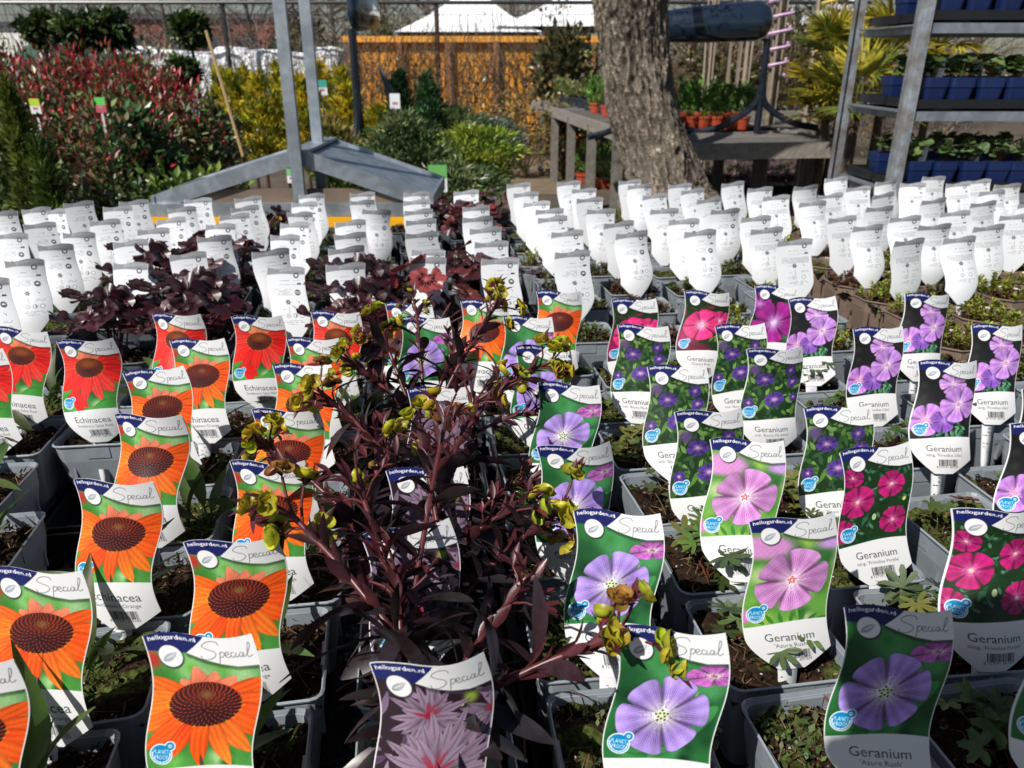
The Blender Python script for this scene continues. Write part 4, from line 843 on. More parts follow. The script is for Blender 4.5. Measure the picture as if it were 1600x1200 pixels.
for a in [(372, 112, 240, 6.5, 60, YG, "golden conifer just right of the bamboo cane"), (408, 120, 260, 6.1, 66, YG, "golden conifer left of the two steel posts"), (500, 98, 200, 7.0, 70, YG, "golden conifer with rounded top right of the steel posts"), (536, 108, 210, 6.6, 56, YG, "golden conifer beside the dark curved stand"), (455, 125, 240, 6.4, 56, YG, "golden conifer partly hidden by the steel posts"),
          (390, 104, 250, 6.9, 60, YG, "golden conifer between the first two golden ones"), (440, 100, 230, 7.2, 60, YG, "tall golden conifer behind the left steel post"), (350, 108, 220, 7.0, 56, YG, "leftmost golden conifer before the white pallets"), (475, 120, 240, 5.9, 60, YG, "golden conifer seen between the steel posts"),
          (520, 190, 262, 5.2, 92, [(.16, .15, .04), (.10, .13, .03), (.22, .17, .05)], "low bronze green conifer behind the gable top"), (622, 115, 205, 6.6, 56, [(.02, .05, .02), (.03, .07, .025)], "dark green pine left of the blackish bush"), (668, 118, 225, 5.9, 62, [(.03, .08, .03), (.05, .11, .035), (.02, .05, .02)], "dark green upright pine before the orange wall"),
          (345, 175, 262, 5.6, 70, BG, "grey blue conifer with loose branches behind the left gable slope"), (590, 170, 220, 6.0, 60, YG, "yellow green conifer under the dark stand")]:
    conifer(*a)
for a in [(638, 185, 290, 4.6, 116, JG, "round grey green juniper behind the right gable slope"), (745, 200, 292, 4.9, 118, LG, "bright lime green juniper beside the brown path"), (770, 188, 232, 6.8, 80, BG, "wide grey blue juniper at the end of the path"), (700, 172, 240, 6.4, 110, JG, "grey green juniper behind the lime green one"), (715, 262, 330, 4.3, 130, JG, "low spreading juniper in front of the lime green one"), (560, 245, 300, 4.2, 100, GG, "low dark conifer right of the steel posts")]:
    conifer(*a[:6], a[6], name="juniper", group="rounded junipers near the path", cone=False, n=5200, size=.05)
plant("laurel_shrub", "broad leaved green laurel among the photinias", "shrub", gx(205, 200, 4.5), 4.5, [((0, 0, .85), (.18, .18, .3))], 1300, .058, [(.03, .09, .03), (.05, .13, .04), (.025, .06, .02)], wx=1.1)
plant("skimmia_shrub", "low bright green shrub behind the left gable slope", "shrub", gx(285, 255, 4.1), 4.1, [((0, 0, .72), (.25, .2, .17))], 900, .06, [(.08, .14, .02), (.04, .09, .015), (.13, .18, .03)], pot=.13)
plant("privet_shrub", "green bush at the far left edge behind the tags", "shrub", gx(-20, 230, 4.2), 4.2, [((0, 0, .8), (.25, .2, .4))], 1100, .07, [(.04, .075, .02), (.08, .11, .03)])
for i, (px, D) in enumerate([(200, 3.9), (150, 3.8), (110, 3.95)]):
    plant("box_shrub", f"low dark shrub in black pot behind left tags, {NUM[i]} from the right", "shrub", gx(px, 260, D), D, [((0, 0, .62), (.2, .18, .2))], 600, .05, [(.02, .04, .012), (.04, .06, .02)], pot=.15)
for i, (px, py, D, c) in enumerate([(55, 166, 4.3, (.45, .60, .05)), (157, 164, 4.3, (.12, .55, .12)), (503, 137, 6.0, (.05, .35, .28)), (617, 158, 5.8, (.75, .8, .85)), (684, 279, 3.45, (.15, .42, .12)), (456, 275, 3.9, (.2, .5, .2))]):
    p = at(px, py, D); big = 1.9 if i == 4 else 1; t = empty("plant_label", (p.x, D, 0), label=f"small {['yellow', 'green', 'teal', 'white', 'large white and green', 'green and white'][i]} picture label {['in the left photinias', 'in the middle photinias', 'on the golden conifers', 'by the dark pine', 'standing before the lime juniper', 'behind the steel post'][i]}", cat="label", group="labels in the shrub rows")
    s_ = .05 * D / 4 * big; mb = MB(); box(mb, (0, 0, p.z + s_ * .35), (s_, .003, s_ * .7), c); box(mb, (0, 0, p.z - s_ * .35), (s_, .003, s_ * .7), (.75, .76, .78) if i != 1 else (.5, .1, .12)); box(mb, (0, -.002, p.z - s_ * .2), (s_ * .5, .001, s_ * .25), (.5, .2, .25)); mb.build("card", M_CARD, t)
    mb = MB(); box(mb, (0, .003, (p.z - s_ * .7) / 2 + .1), (.01, .003, p.z - s_ * .7 - .2), (.6, .6, .6)); mb.build("stick", M_CARD, t)
# bamboo cane
mb = MB(); a, b = at(322, 48, 4.9), at(380, 245, 4.7); tube(mb, [a, b], .009, 6, (.38, .26, .12)); tag(mb.build("bamboo_cane", M_STEM), "tan bamboo cane leaning between the photinias and golden conifers", "cane")
# sales bags, orange wall, tents, brick building
def lump(name, label, cat, px, py0, D, w_, h, color, group=None):
    x = gx(px, py0, D); mb = MB(); n, m = 20, 12; V = []
    for j in range(m + 1):
        for i in range(n):
            a = 2 * math.pi * i / n; e = j / m; rr = (1 - e ** 14) ; ca, sa = math.cos(a), math.sin(a); sq = 1 / max(abs(ca), abs(sa)) ** .8; k = 1 + .06 * math.sin(5 * a + j) + rng.normal() * .025
            V.append((x + w_ / 2 * ca * sq * rr * k * .95, D + w_ / 2 * sa * sq * rr * k, max(0, h * math.sin(e * math.pi / 2) + rng.normal() * .012)))
    F_ = [(j * n + i, j * n + (i + 1) % n, (j + 1) * n + (i + 1) % n, (j + 1) * n + i) for j in range(m) for i in range(n)]; mb.add(V, F_, color)
    return tag(mb.build(name, M_ANY, smooth=False), label, cat, group)
for i, px in enumerate((215, 265, 315, 362, 412, 462, 512)): lump("wrapped_pallet", f"white film wrapped pallet stack behind the shrubs, {NUM[i]} from the left", "pallet", px, 80, 13.1 + .1 * (i % 2), .60, gz(74 + 4 * (i % 3), 13.1), (.86, .87, .90), "white wrapped pallets behind the fence")
OD = 15.5; ow = empty("orange_wall", (0, OD, 0), label="orange sheet wall with brown posts behind the mesh fence", cat="wall"); x0, x1 = gx(540, 60, OD), gx(935, 60, OD); zt = gz(66, OD)
mb = MB(); box(mb, ((x0 + x1) / 2, 0, zt / 2), (x1 - x0, .05, zt), (.68, .28, .02))
nr = int((x1 - x0) / .16)
for i in range(nr): box(mb, (x0 + .08 + i * .16, -.03, zt / 2), (.07, .016, zt), (.68, .28, .02))
mb.build("panel", M_ANY, ow); mb = MB(); box(mb, ((x0 + x1) / 2, -.06, zt + .05), (x1 - x0 + .1, .2, .1), (.85, .36, .04)); mb.build("top_rail", M_ANY, ow)
for i in range(6): mb = MB(); box(mb, (x0 + .1 + i * (x1 - x0 - .2) / 5, -.12, zt / 2), (.1, .1, zt), (.30, .13, .05)); mb.build("post", M_ANY, ow)
def tent(px, wpx, ytop, ybot, D, label):
    x = gx(px, ytop, D); zt, zb = gz(ytop, D), gz(ybot, D); r = wpx / F_PX * D * .5; mb = MB(); n, m = 24, 8; V = []
    for j in range(m + 1):
        e = j / m; z = zb + (zt - zb) * e; rr = r * (1 - e) ** 2.1 + .02
        for i in range(n): a = 2 * math.pi * i / n; q = 1 / max(abs(math.cos(a)), abs(math.sin(a))) ** .9; V.append((rr * math.cos(a) * q, rr * math.sin(a) * q, z))
    mb.add(V, [(j * n + i, j * n + (i + 1) % n, (j + 1) * n + (i + 1) % n, (j + 1) * n + i) for j in range(m) for i in range(n)], (.82, .83, .86)); t = empty("tent", (x, D, 0), label=label, cat="tent", group="white pagoda tents"); mb.build("roof", M_ANY, t)
    for a in (-1, 1):
        for b in (-1, 1): mb = MB(); box(mb, (a * r * .95, b * r * .95, zb / 2), (.08, .08, zb), (.6, .6, .62)); mb.build("pole", M_GALV, t)
tent(735, 200, -60, 54, 17.5, "white pagoda tent with a tall pointed roof left of the other"); tent(905, 230, -60, 46, 17.8, "white pagoda tent half hidden by the olive trunk"); tent(1330, 260, -30, 60, 25, "white tent roof behind the palms")
bb = empty("brick_building", (gx(330, 60, 34), 36, 0), label="low brick building with flat dark roof far behind the left fence", cat="building"); mb = MB(); zt = gz(30, 34); box(mb, (0, 0, zt / 2), (7, 4, zt), (.22, .075, .05)); mb.build("wall", M_ANY, bb); mb = MB(); box(mb, (0, 0, zt + .1), (7.3, 4.3, .2), (.08, .08, .09)); mb.build("roof", M_ANY, bb)
for i in range(5): mb = MB(); box(mb, (-2.8 + 1.4 * i, -2.003, zt * .62), (.8, .03, .9), (.05, .06, .08)); mb.build("window", M_GLOSS, bb)
bb = empty("white_building", (gx(20, 60, 20), 21, 0), label="plain white building at the far left edge", cat="building"); mb = MB(); zt = gz(42, 20); box(mb, (-.5, 0, zt / 2), (2.2, 2, zt), (.75, .75, .72)); mb.build("wall", M_ANY, bb); mb = MB(); box(mb, (-.5, 0, zt + .06), (2.4, 2.2, .1), (.05, .06, .07)); mb.build("roof", M_ANY, bb); mb = MB(); box(mb, (.25, -1.01, .9), (.5, .02, 1.7), (.06, .16, .12)); mb.build("door", M_ANY, bb)
# mesh fence with climbing twigs
FD = 12.4; fe = empty("mesh_fence", (0, FD, 0), label="tall dark steel mesh fence with bare creeper behind the plants", cat="fence"); zt = gz(4, FD); xa, xb = -8.2, 5.2
mb = MB(); tube(mb, [(xa, 0, zt), (xb, 0, zt)], .028, 6, (.03, .033, .036)); tube(mb, [(xa, 0, .06), (xb, 0, .06)], .02, 6, (.03, .033, .036)); mb.build("rail", M_GLOSS, fe)
for px in (-10, 353, 683, 1010): mb = MB(); x = gx(px, 60, FD); tube(mb, [(x, .03, 0), (x, .03, zt + .02)], .035, 8, (.03, .033, .036) if px != 683 else (.09, .05, .035)); mb.build("post", M_GLOSS, fe)
mb = MB()
for i in range(int((xb - xa) / .12)): bar(mb, (xa + i * .12, 0, .06), (xa + i * .12, 0, zt), .006, .006, (.02, .02, .022))
for i in range(9): bar(mb, (xa, .006, .2 + i * .23), (xb, .006, .2 + i * .23), .006, .006, (.02, .02, .022))
mb.build("mesh_panel", M_GLOSS, fe)
def twigs(mb, n, x0, x1, y0, y1, h0, h1, r=.006, colr=(.10, .065, .04), curl=.35, lean=.3):
    for i in range(n):
        x, y = rng.uniform(x0, x1), rng.uniform(y0, y1); z = rng.uniform(0, h0); L = rng.uniform(.4, 1) * (h1 - z); p = np.array([x, y, z]); pts = [p.copy()]; d = np.array([rng.normal() * lean, rng.normal() * .1, 1.])
        for k in range(5): d = d + np.array([rng.normal() * curl, rng.normal() * .1, rng.normal() * .2]); p = p + d / np.linalg.norm(d) * L / 5; pts.append(p.copy())
        c = np.array(colr) * math.exp(rng.normal() * .35); tube(mb, pts, np.linspace(r, r * .4, 6), 3, c, cap=False)
for i, (a, b, n, c) in enumerate([(540, 700, 210, (.13, .08, .045)), (700, 930, 320, (.11, .075, .045)), (400, 545, 110, (.10, .08, .06)), (150, 400, 90, (.09, .075, .06)), (-10, 150, 90, (.06, .05, .045)), (1040, 1260, 420, (.14, .09, .055)), (1260, 1600, 260, (.10, .08, .06))]):
    mb = MB(); twigs(mb, n, gx(a, 60, FD), gx(b, 60, FD), FD - .18, FD + .12 if i < 5 else FD + 1.2, 1.2, zt + .05, .008, c); o = mb.build("bare_creeper", M_STEM)
    if i < 2 or i > 4:
        l = MB(); crown(l, [(((gx(a, 60, FD) + gx(b, 60, FD)) / 2, FD - .1, .8), ((gx(b, 60, FD) - gx(a, 60, FD)) / 2, .15, .8))], 420, .06, [(.16, .09, .03), (.08, .09, .03), (.22, .13, .04)], clumps=60, tight=.12); l.build("leaves", M_BGLEAF, o)
    tag(o, ["brown twiggy creeper over the left half of the orange wall", "brown twiggy creeper over the right half of the orange wall", "bare creeper on the fence behind the steel posts", "bare creeper on the fence above the white pallets", "sparse creeper on the fence at the far left", "tangled twigs behind the right bench", "bare twigs behind the palms and trolley"][i], "climbing plant", "bare creepers on the fence")
# bare trees in the distance
for i, (px, D, h) in enumerate([(90, 22, 4.6), (190, 26, 5.0), (260, 20, 4.2), (390, 24, 5), (450, 19, 4.5), (520, 22, 5), (600, 19, 4.4), (670, 21, 4.6), (800, 20, 4.5), (860, 23, 5), (1080, 18, 4.6), (1150, 20, 5), (1210, 17, 4.5), (1290, 21, 5), (1400, 18, 4.5), (1530, 20, 5)]):
    t = empty("bare_tree", (gx(px, 60, D), D, 0), label=f"leafless grey brown tree beyond the fence, {NUM[i] if i < 20 else 'last'} counted from the left", cat="tree", group="leafless trees beyond the fence")
    mb = MB(); tube(mb, [(0, 0, 0), (.05, 0, h * .3), (0, 0, h * .7)], [.09, .07, .03], 7, (.09, .07, .055)); mb.build("trunk", M_STEM, t); mb = MB()
    for b in range(34):
        z = rng.uniform(.3, h * .6); a = rng.uniform(0, 6.28); e = np.array([math.cos(a), math.sin(a), rng.uniform(.3, 1.2)]); L = rng.uniform(.8, 1.7); p0 = np.array([0, 0, z]); p1 = p0 + e * L * .5 + rng.normal(0, .08, 3); p2 = p0 + e * L + rng.normal(0, .15, 3); tube(mb, [p0, p1, p2], [.022, .014, .006], 4, (.11, .085, .065), cap=False)
        for k in range(9): q = p1 * (1 - k / 8) + p2 * k / 8; d = e + rng.normal(0, .7, 3); tube(mb, [q, q + d * .25, q + d * .5 + rng.normal(0, .08, 3)], [.008, .006, .004], 3, np.array((.13, .10, .075)) * rng.uniform(.6, 1.3), cap=False)
    mb.build("crown", M_STEM, t)
for i, (px, py, D, w_, h) in enumerate([(610, 40, 17, 1.3, 1), (880, 60, 12.3, .8, .6), (870, 30, 17, 1, .9), (1140, 90, 12.4, 1.4, .9), (1240, 60, 14, 1.4, 1.2), (470, 60, 18, 1.6, .8)]):
    z = gz(py, D); plant("evergreen_bush", ["olive green bush above the orange wall at the left", "dark bush left of the olive trunk", "dark evergreen in front of the second tent", "loose olive bush behind the right bench", "green bush behind the first palm", "dull brown green bush behind the steel posts"][i], "shrub", gx(px, py, D), D, [((0, 0, z * .75), (w_ / 2, w_ / 2, h / 2 + .2)), ((0, 0, z * .5), (w_ / 2.2, w_ / 2.2, z * .4))], 1500, .12, [(.05, .06, .025), (.10, .095, .035), (.035, .045, .02), (.14, .11, .05)], pot=0, clumps=34)
# yellowish twiggy plant line at ground before orange wall
for i, px in enumerate((760, 820, 880)): plant("dry_hedge_plant", f"half bare brown hedge plant before the orange wall, {NUM[i]} from the left", "shrub", gx(px, 190, 10.3), 10.3, [((0, 0, .55), (.35, .2, .5))], 700, .06, [(.16, .11, .04), (.08, .08, .03), (.25, .18, .05)], pot=0, st=(40, .008, .4, (.12, .08, .05)), group="hedge plants before the orange wall")
# ---------------------------------------------------------------- olive trunk
ot = empty("olive_tree", (at(1035, 290, 4.7).x, 4.7, 0), label="thick leaning grey olive trunk with fissured bark behind the tags", cat="tree")
path = [at(1052, 330, 4.7), at(1040, 285, 4.7), at(1023, 220, 4.72), at(1003, 150, 4.72), at(993, 80, 4.72), at(985, 0, 4.7), at(975, -90, 4.7)]; wd = [170, 132, 115, 108, 105, 110, 120]
base = path[0] + (path[0] - path[1]) * 1.0; base.z = -.05; pts = [base + Vector((.06, 0, 0))] + path; wd = [230] + wd; rad = [w_ / F_PX * .98 * 4.45 * .5 for w_ in wd]
sp_ = spline(pts, 46); n = len(sp_); rr = np.interp(np.linspace(0, 1, n), np.linspace(0, 1, len(rad)), rad); m = 200; A = np.array([tuple(p) for p in sp_]) - np.array([ot.location.x, 4.7, 0])
th = np.arange(m) * 2 * math.pi / m; V = np.zeros((n, m, 3)); gg = np.random.default_rng(11)
from mathutils import noise as mn
def ridged(sx, sz, seed, dist=0):
    out = np.zeros((n, m)); 
    for a_ in range(n):
        for b_ in range(m):
            p_ = Vector((math.cos(th[b_]) * sx + seed, math.sin(th[b_]) * sx, a_ / n * sz)); out[a_, b_] = mn.noise(p_ + (mn.noise(p_ * .6) * dist) * Vector((1, 1, .5)))
    return out
big = ridged(1.1, 5, 3); f1 = 1 - np.abs(ridged(5.5, 9, 17, 1.2)) * 2.4; f2 = 1 - np.abs(ridged(12, 22, 41, 1.5)) * 2.4; f3 = ridged(26, 60, 77)
d = .16 * big + .075 * f1 * (1) + .040 * f2 + .02 * f3 + gg.normal(0, .006, (n, m)) - .06
for kz, kt, kr in ((.62, 4.4, .09), (.40, 5.1, .07), (.8, 4.0, .06)): d += .09 * np.exp(-(((np.arange(n)[:, None] / n - kz) / .035) ** 2 + ((th - kt) / .22) ** 2)) - .20 * np.exp(-(((np.arange(n)[:, None] / n - kz) / .016) ** 2 + ((th - kt) / .10) ** 2))
fis = .55 * f1 + .45 * f2
q = rr[:, None] * (1 + d); V[..., 0] = A[:, 0][:, None] + q * np.cos(th); V[..., 1] = A[:, 1][:, None] + q * np.sin(th); V[..., 2] = A[:, 2][:, None] + .3 * q * np.cos(th) * .0
C = np.array((.27, .225, .18)) * np.exp(gg.normal(0, .22, (n, m)) + .5 * f3)[..., None] * np.clip(.35 + 1.0 * fis ** 2 * np.sign(fis), .22, 1.5)[..., None]
i = np.arange(n - 1)[:, None] * m; j = np.arange(m)[None]; mb = MB(); mb.add(V.reshape(-1, 3), np.stack([i + j, i + (j + 1) % m, i + m + (j + 1) % m, i + m + j], -1).reshape(-1, 4), C.reshape(-1, 3))
mb.build("trunk", M_BARK, ot, smooth=True)
mb = MB(); a = A[-1]
for k in range(9): g_ = rng.uniform(0, 6.28); e = np.array([math.cos(g_), math.sin(g_), rng.uniform(.5, 1.2)]); tube(mb, spline([a - [0, 0, .3], a + e * .4, a + e * 1.0 + rng.normal(0, .1, 3)], 4), np.linspace(.09, .03, 9), 8, (.22, .18, .14)); crown(mb, [(a + e * 1.05, (.4, .4, .3))], 260, .06, [(.05, .08, .03), (.09, .12, .06)], clumps=14, wx=.4)
mb.build("crown", M_BGLEAF, ot)
# ---------------------------------------------------------------- benches
def bench(name, label, quad, ztop, nleg, fascia=.15):
    """quad: near-left, near-right, far-right, far-left ground points"""
    t = empty(name, (quad[0][0], quad[0][1], 0), label=label, cat="bench", group="grey timber sales benches"); o0 = np.array([quad[0][0], quad[0][1]]); Q = [np.array(q) - o0 for q in quad]
    mb = MB(); K = 14
    for k in range(K): a, b = Q[0] + (Q[3] - Q[0]) * (k + .04) / K, Q[1] + (Q[2] - Q[1]) * (k + .04) / K; c, d_ = Q[1] + (Q[2] - Q[1]) * (k + .94) / K, Q[0] + (Q[3] - Q[0]) * (k + .94) / K; mb.add([(*a, ztop), (*b, ztop), (*c, ztop), (*d_, ztop), (*a, ztop - .03), (*b, ztop - .03), (*c, ztop - .03), (*d_, ztop - .03)], [(0, 1, 2, 3), (4, 7, 6, 5), (0, 4, 5, 1), (1, 5, 6, 2), (2, 6, 7, 3), (3, 7, 4, 0)], np.array((.12, .11, .10)) * rng.uniform(.8, 1.2))
    mb.build("bench_top", M_WOODG, t); mb = MB(); c = sum(Q) / 4
    for k in range(4): a, b = Q[k], Q[(k + 1) % 4]; bar(mb, (*a, ztop - fascia / 2 + .012), (*b, ztop - fascia / 2 + .012), .035, fascia, (.24, .22, .19))
    mb.build("fascia", M_WOODG, t)
    for k in range(nleg):
        f = (k + .3) / nleg
        for e in (0, 1): p = (Q[0] * (1 - f) + Q[3] * f if e == 0 else Q[1] * (1 - f) + Q[2] * f); p = p * .97 + c * .03; mb = MB(); box(mb, (p[0], p[1], (ztop - .03) / 2), (.09, .09, ztop - .03), (.15, .14, .12)); mb.build("leg", M_WOODG, t)
    return t
def gp(px, py, drop): x, y = unproj(px, py, drop); return (x, y)
BZ = .88; dr = EYE - BZ
q0 = gp(1045, 228, dr); q3 = gp(830, 158, dr); bench("long_bench", "long grey timber bench running back left of the olive trunk", [q0, (q0[0] + 1.3, q0[1] + .2), (q3[0] + 1.5, q3[1] + .2), q3], BZ, 6, .11)
r0 = gp(1085, 211, dr); r1 = gp(1336, 204, dr); bench("side_bench", "grey timber bench right of the olive trunk carrying the dark hood", [r0, r1, (r1[0] + .4, r1[1] + 2.6), (r0[0] + .3, r0[1] + 2.6)], BZ, 2, .13)
def herb(name, label, x, y, z, h, r, cols_, potc, n=420, group=None, size=.05, wx=.6):
    t = empty(name, (x, y, z), label=label, cat="potted plant", group=group); mb = MB(); crown(mb, [((0, 0, .09 + h / 2), (r, r, h / 2))], n, size, cols_, clumps=20, tight=.2, up=2, wx=wx); mb.build("foliage", M_BGLEAF, t); mb = MB(); tube(mb, [(0, 0, .004), (0, 0, .09), (0, 0, .091), (0, 0, .11)], [r * .62, r * .78, r * .86, r * .88], 14, potc); mb.build("pot", M_GLOSS, t)
RED = (.42, .07, .035); HB = [(.08, .19, .03), (.12, .24, .04), (.05, .12, .02)]
k = 0
for row in range(2):
    for i in range(6 - row): x, y = gp(1068 + i * 21 + row * 12, 207 - row * 9, dr); herb("boxwood", f"green herb in red pot on side bench, {NUM[i]} in {'the front' if row == 0 else 'the second'} row", x, y + .26, BZ, .27, .072, HB, RED, group="green herbs in red pots on the benches", size=.035)
for i in range(7): x, y = gp(905 + i * 16, 177 + i * 5.2, dr); herb("boxwood", f"green herb in a red pot on the long bench, {NUM[i]} from its far end", x + .18, y, BZ, .28, .085, HB, RED, group="green herbs in red pots on the benches")
for i in range(7): x, y = gp(842 + i * 10, 160 + i * 3.0, dr); herb("bench_plant", f"loose yellow green plant on the long bench, {NUM[i]} from its far end", x + .3, y, BZ, .22, .10, [(.12, .15, .05), (.2, .2, .06), (.07, .09, .03)], (.03, .035, .05), n=260, group="dark potted plants on the long bench")
for i in range(9): x, y = gp(875 + (i % 5) * 26, 262 + (i % 5) * 8 - (i // 5) * 10, EYE - .12); herb("low_herb", f"green herb in red pot under the long bench, {NUM[i]} one", x + .1 + .3 * (i // 5), y, .0, .42, .15, HB, RED, group="green herbs in red pots under the bench", size=.05)
for i in range(12): x, y = gp(1120 + (i % 6) * 32, 268 - (i // 6) * 14, EYE - .25); herb("heather", f"dark heather with purple tips below the side bench, {NUM[i]} one", x, y, 0, .22, .17, [(.22, .10, .16), (.05, .06, .025), (.12, .06, .09), (.03, .04, .02)], (.02, .02, .02), n=420, group="heathers below the side bench", size=.035, wx=.4)
# half-round hoods on curved stands
def hood(name, label, base, axis, r, L, zc, stand, wide=.8, h=.5):
    t = empty(name, (base[0], base[1], base[2]), label=label, cat="hood", group="dark half round hoods on curved stands"); ax = Vector(axis).normalized(); sd_ = Vector((-ax.y, ax.x, 0)); mb = MB(); n = 22; V = []
    for k, (e, ri) in enumerate(((0, .25), (.03, .7), (.1, .97), (.5, 1.03), (.9, .97), (.97, .7), (1, .25))):
        for j in range(n): a = 2 * math.pi * j / n; q = r * ri * (1 - .35 * e); V.append(tuple(ax * (e * L) + sd_ * (q * math.cos(a)) * wide + Vector((0, 0, zc + q * math.sin(a) * (1 if math.sin(a) > 0 else .85)))))
    mb.add(V, [(k * n + j, k * n + (j + 1) % n, (k + 1) * n + (j + 1) % n, (k + 1) * n + j) for k in range(6) for j in range(n)] + [tuple(range(n))[::-1], tuple(6 * n + j for j in range(n))], (.012, .022, .04)); mb.build("hood_shell", mat("dark_lacquer", None, .12, coat=.6), t, smooth=True)
    for f in stand:
        c = ax * f; mb = MB(); tube(mb, [c + Vector((0, 0, 0.01)), c + Vector((0, 0, zc - r * .7))], .028, 8, (.01, .015, .025)); mb.build("post", M_GLOSS, t)
        for s_ in (-1, 1):
            mb = MB(); tube(mb, spline([c + Vector((0, 0, h + .1)), c + ax * (s_ * .05) + Vector((0, 0, h * .8)), c + ax * (s_ * .26) + Vector((0, 0, h * .3)), c + ax * (s_ * .46) + Vector((0, 0, .03))], 6), .026, 8, (.01, .015, .025)); mb.build("leg", M_GLOSS, t)
D = r0[1] + .06; b = at(1186, 210, D); hood("hood_stand", "long dark glossy hood on curved legs standing on the side bench", (b.x, D, BZ), (-1, .12, -.05), .165, 1.1, gz(34, D) - BZ, (0.02, .9), h=.27)
b = at(562, 210, 5.7); hood("hood_stand", "dark hood seen end on above curved legs among the golden conifers", (b.x, 5.7, .35), (.1, 1, 0), .17, .7, gz(14, 5.7) - .35, (0.0,), wide=.28, h=.80)
# dark bowl bush left: blackish V-shaped planter
mb = MB(); p = at(635, 165, 6.2); 
for s_ in (-1, 1): mb.add([(0, 0, -.22), (s_ * .08, .05, -.2), (s_ * .2, 0, .28), (s_ * .06, .03, .02), (0, .14, -.22), (s_ * .08, .16, -.2), (s_ * .2, .12, .28), (s_ * .06, .15, .02)], [(0, 1, 2, 3), (4, 5, 6, 7), (0, 1, 5, 4), (1, 2, 6, 5), (2, 3, 7, 6), (3, 0, 4, 7)], (.012, .016, .018))
box(mb, (0, .07, -.5), (.16, .14, .55), (.012, .016, .018)); o = mb.build("dark_ornament", M_GLOSS); o.location = p; tag(o, "dark winged garden ornament between two pines", "ornament")
# ---------------------------------------------------------------- palms and pole bundles
def palm(px, py, D, r, label, n=9, tk=.05):
    x, z = gx(px, py, D), gz(py, D); t = empty("palm", (x, D, 0), label=label, cat="palm", group="fan palms behind the trolley"); mb = MB(); tube(mb, [(0, 0, 0), (0, 0, z - .05)], [tk * 1.3, tk], 10, (.09, .06, .035)); mb.build("trunk", M_BARK, t)
    for k in range(n):
        a = k * 2.4 + rng.uniform(0, .5); el = rng.uniform(-.25, 1.2); d = np.array([math.cos(a) * math.cos(el), math.sin(a) * math.cos(el), math.sin(el)]); c = np.array([0, 0, z]) + d * r * .62; mb = MB(); tube(mb, [(0, 0, z - .05), tuple(c)], [.008, .005], 5, (.16, .15, .03), cap=False)
        m = 26; s_ = norm(np.cross(d, [0, 0, 1.001])); up = np.cross(s_, d); an = np.radians(np.linspace(-125, 125, m)); dd = norm(np.cos(an)[:, None] * d + np.sin(an)[:, None] * s_ + up * .25 + rng.normal(0, .05, (m, 3)))
        scatter(mb, *leaf_t(4, .05, .28, .6), np.repeat(c[None], m, 0), frames(dd, up), np.c_[np.full(m, r * .62), rng.uniform(.5, .72, m) * r, np.full(m, r * .6)], jit((.40, .34, .03) if rng.random() < .65 else (.16, .19, .03), m, .2, .08)); mb.build("frond", M_BGLEAF, t)
for a in [(1300, 80, 6.6, .30, "fan palm with yellow green leaves left of the first trolley post"), (1296, 150, 6.0, .34, "lower bushy fan palm beside the first trolley post"), (1320, 95, 6.6, .36, "fan palm seen between the two trolley posts"), (1392, 78, 6.0, .36, "fan palm partly behind the second trolley post"), (1470, 62, 6.6, .42, "yellow fan palm above the upper trolley shelf"), (1290, 185, 6.1, .28, "small fan palm at the side bench end"), (1340, 165, 5.4, .36, "fan palm low between the trolley posts")]: palm(*a, n=16, tk=.028)
for i, (px, D, hh) in enumerate([(1148, 10.2, 0), (1165, 10.0, 0), (1212, 7.4, 1), (1292, 7.6, 1), (1112, 10.5, 0)]):
    x = gx(px, 80, D); t = empty("tree_bundle", (x, D, 0), label=["pale bare young tree stems behind the herbs", "pale bare stems with white bark behind the hood legs", "bundle of tied bare trees with pink ribbon loops", "bundle of tied bare trees with yellow loops above the palms", "thin bare stems just right of the olive trunk"][i], cat="young trees", group="bare young trees for sale"); mb = MB()
    for k in range(9 if hh else 5): a, b = rng.normal(0, .05, 2); tube(mb, [(a, b, 0), (a * 1.2, b, 1.3), (a * 1.6 + rng.normal(0, .02), b, 2.6 + rng.random())], [.016, .012, .006], 5, np.array((.32, .26, .20)) * rng.uniform(.6, 1.3), cap=False)
    mb.build("trunk", M_STEM, t); mb = MB()
    if hh:
        for k in range(6): z = 1.3 + k * .13; tube(mb, [(.11 * math.cos(q), .11 * math.sin(q), z + .02 * q) for q in np.linspace(0, 6.2, 12)], .014, 5, (.62, .42, .6) if i == 2 else (.6, .5, .1), cap=False)
        mb.build("ribbon", M_ANY, t)
# ---------------------------------------------------------------- gabled steel display at the left
GD = 2.78; gs = empty("gable_stand", (-.745, GD, 0), label="galvanised steel display with a low gable top and two tall posts", cat="display stand"); ZA, ZE = 1.125, .965
def slope(s_, half, name):
    mb = MB(); L = math.hypot(half, ZA - ZE); a = math.atan2(ZA - ZE, half); M_ = Matrix.Rotation(s_ * a, 4, 'Y')
    cx, cz = s_ * half / 2, (ZA + ZE) / 2; box(mb, (cx, .24, cz), (L, .47, .006), M=M_); 
    for y in (0, .48): box(mb, (cx, y, cz - .012), (L, .010, .052), M=M_)
    box(mb, (s_ * half, .24, ZE - .012), (.012, .50, .05)); mb.build(name, M_GALV, gs)
slope(-1, .53, "gable_slope"); slope(1, .46, "gable_slope"); mb = MB(); box(mb, (0, .24, ZA + .004), (.07, .505, .01)); mb.build("ridge_cap", M_GALV, gs)
for y in (-.035, .30): mb = MB(); box(mb, (0, y, 1.25), (.040, .022, 2.5)); mb.build("post", M_GALV, gs)
mb = MB(); box(mb, (-.04, 0, .93), (1.02, .035, .045)); box(mb, (.02, -.005, .86), (.5, .012, .09)); mb.build("rail", M_GALV, gs)
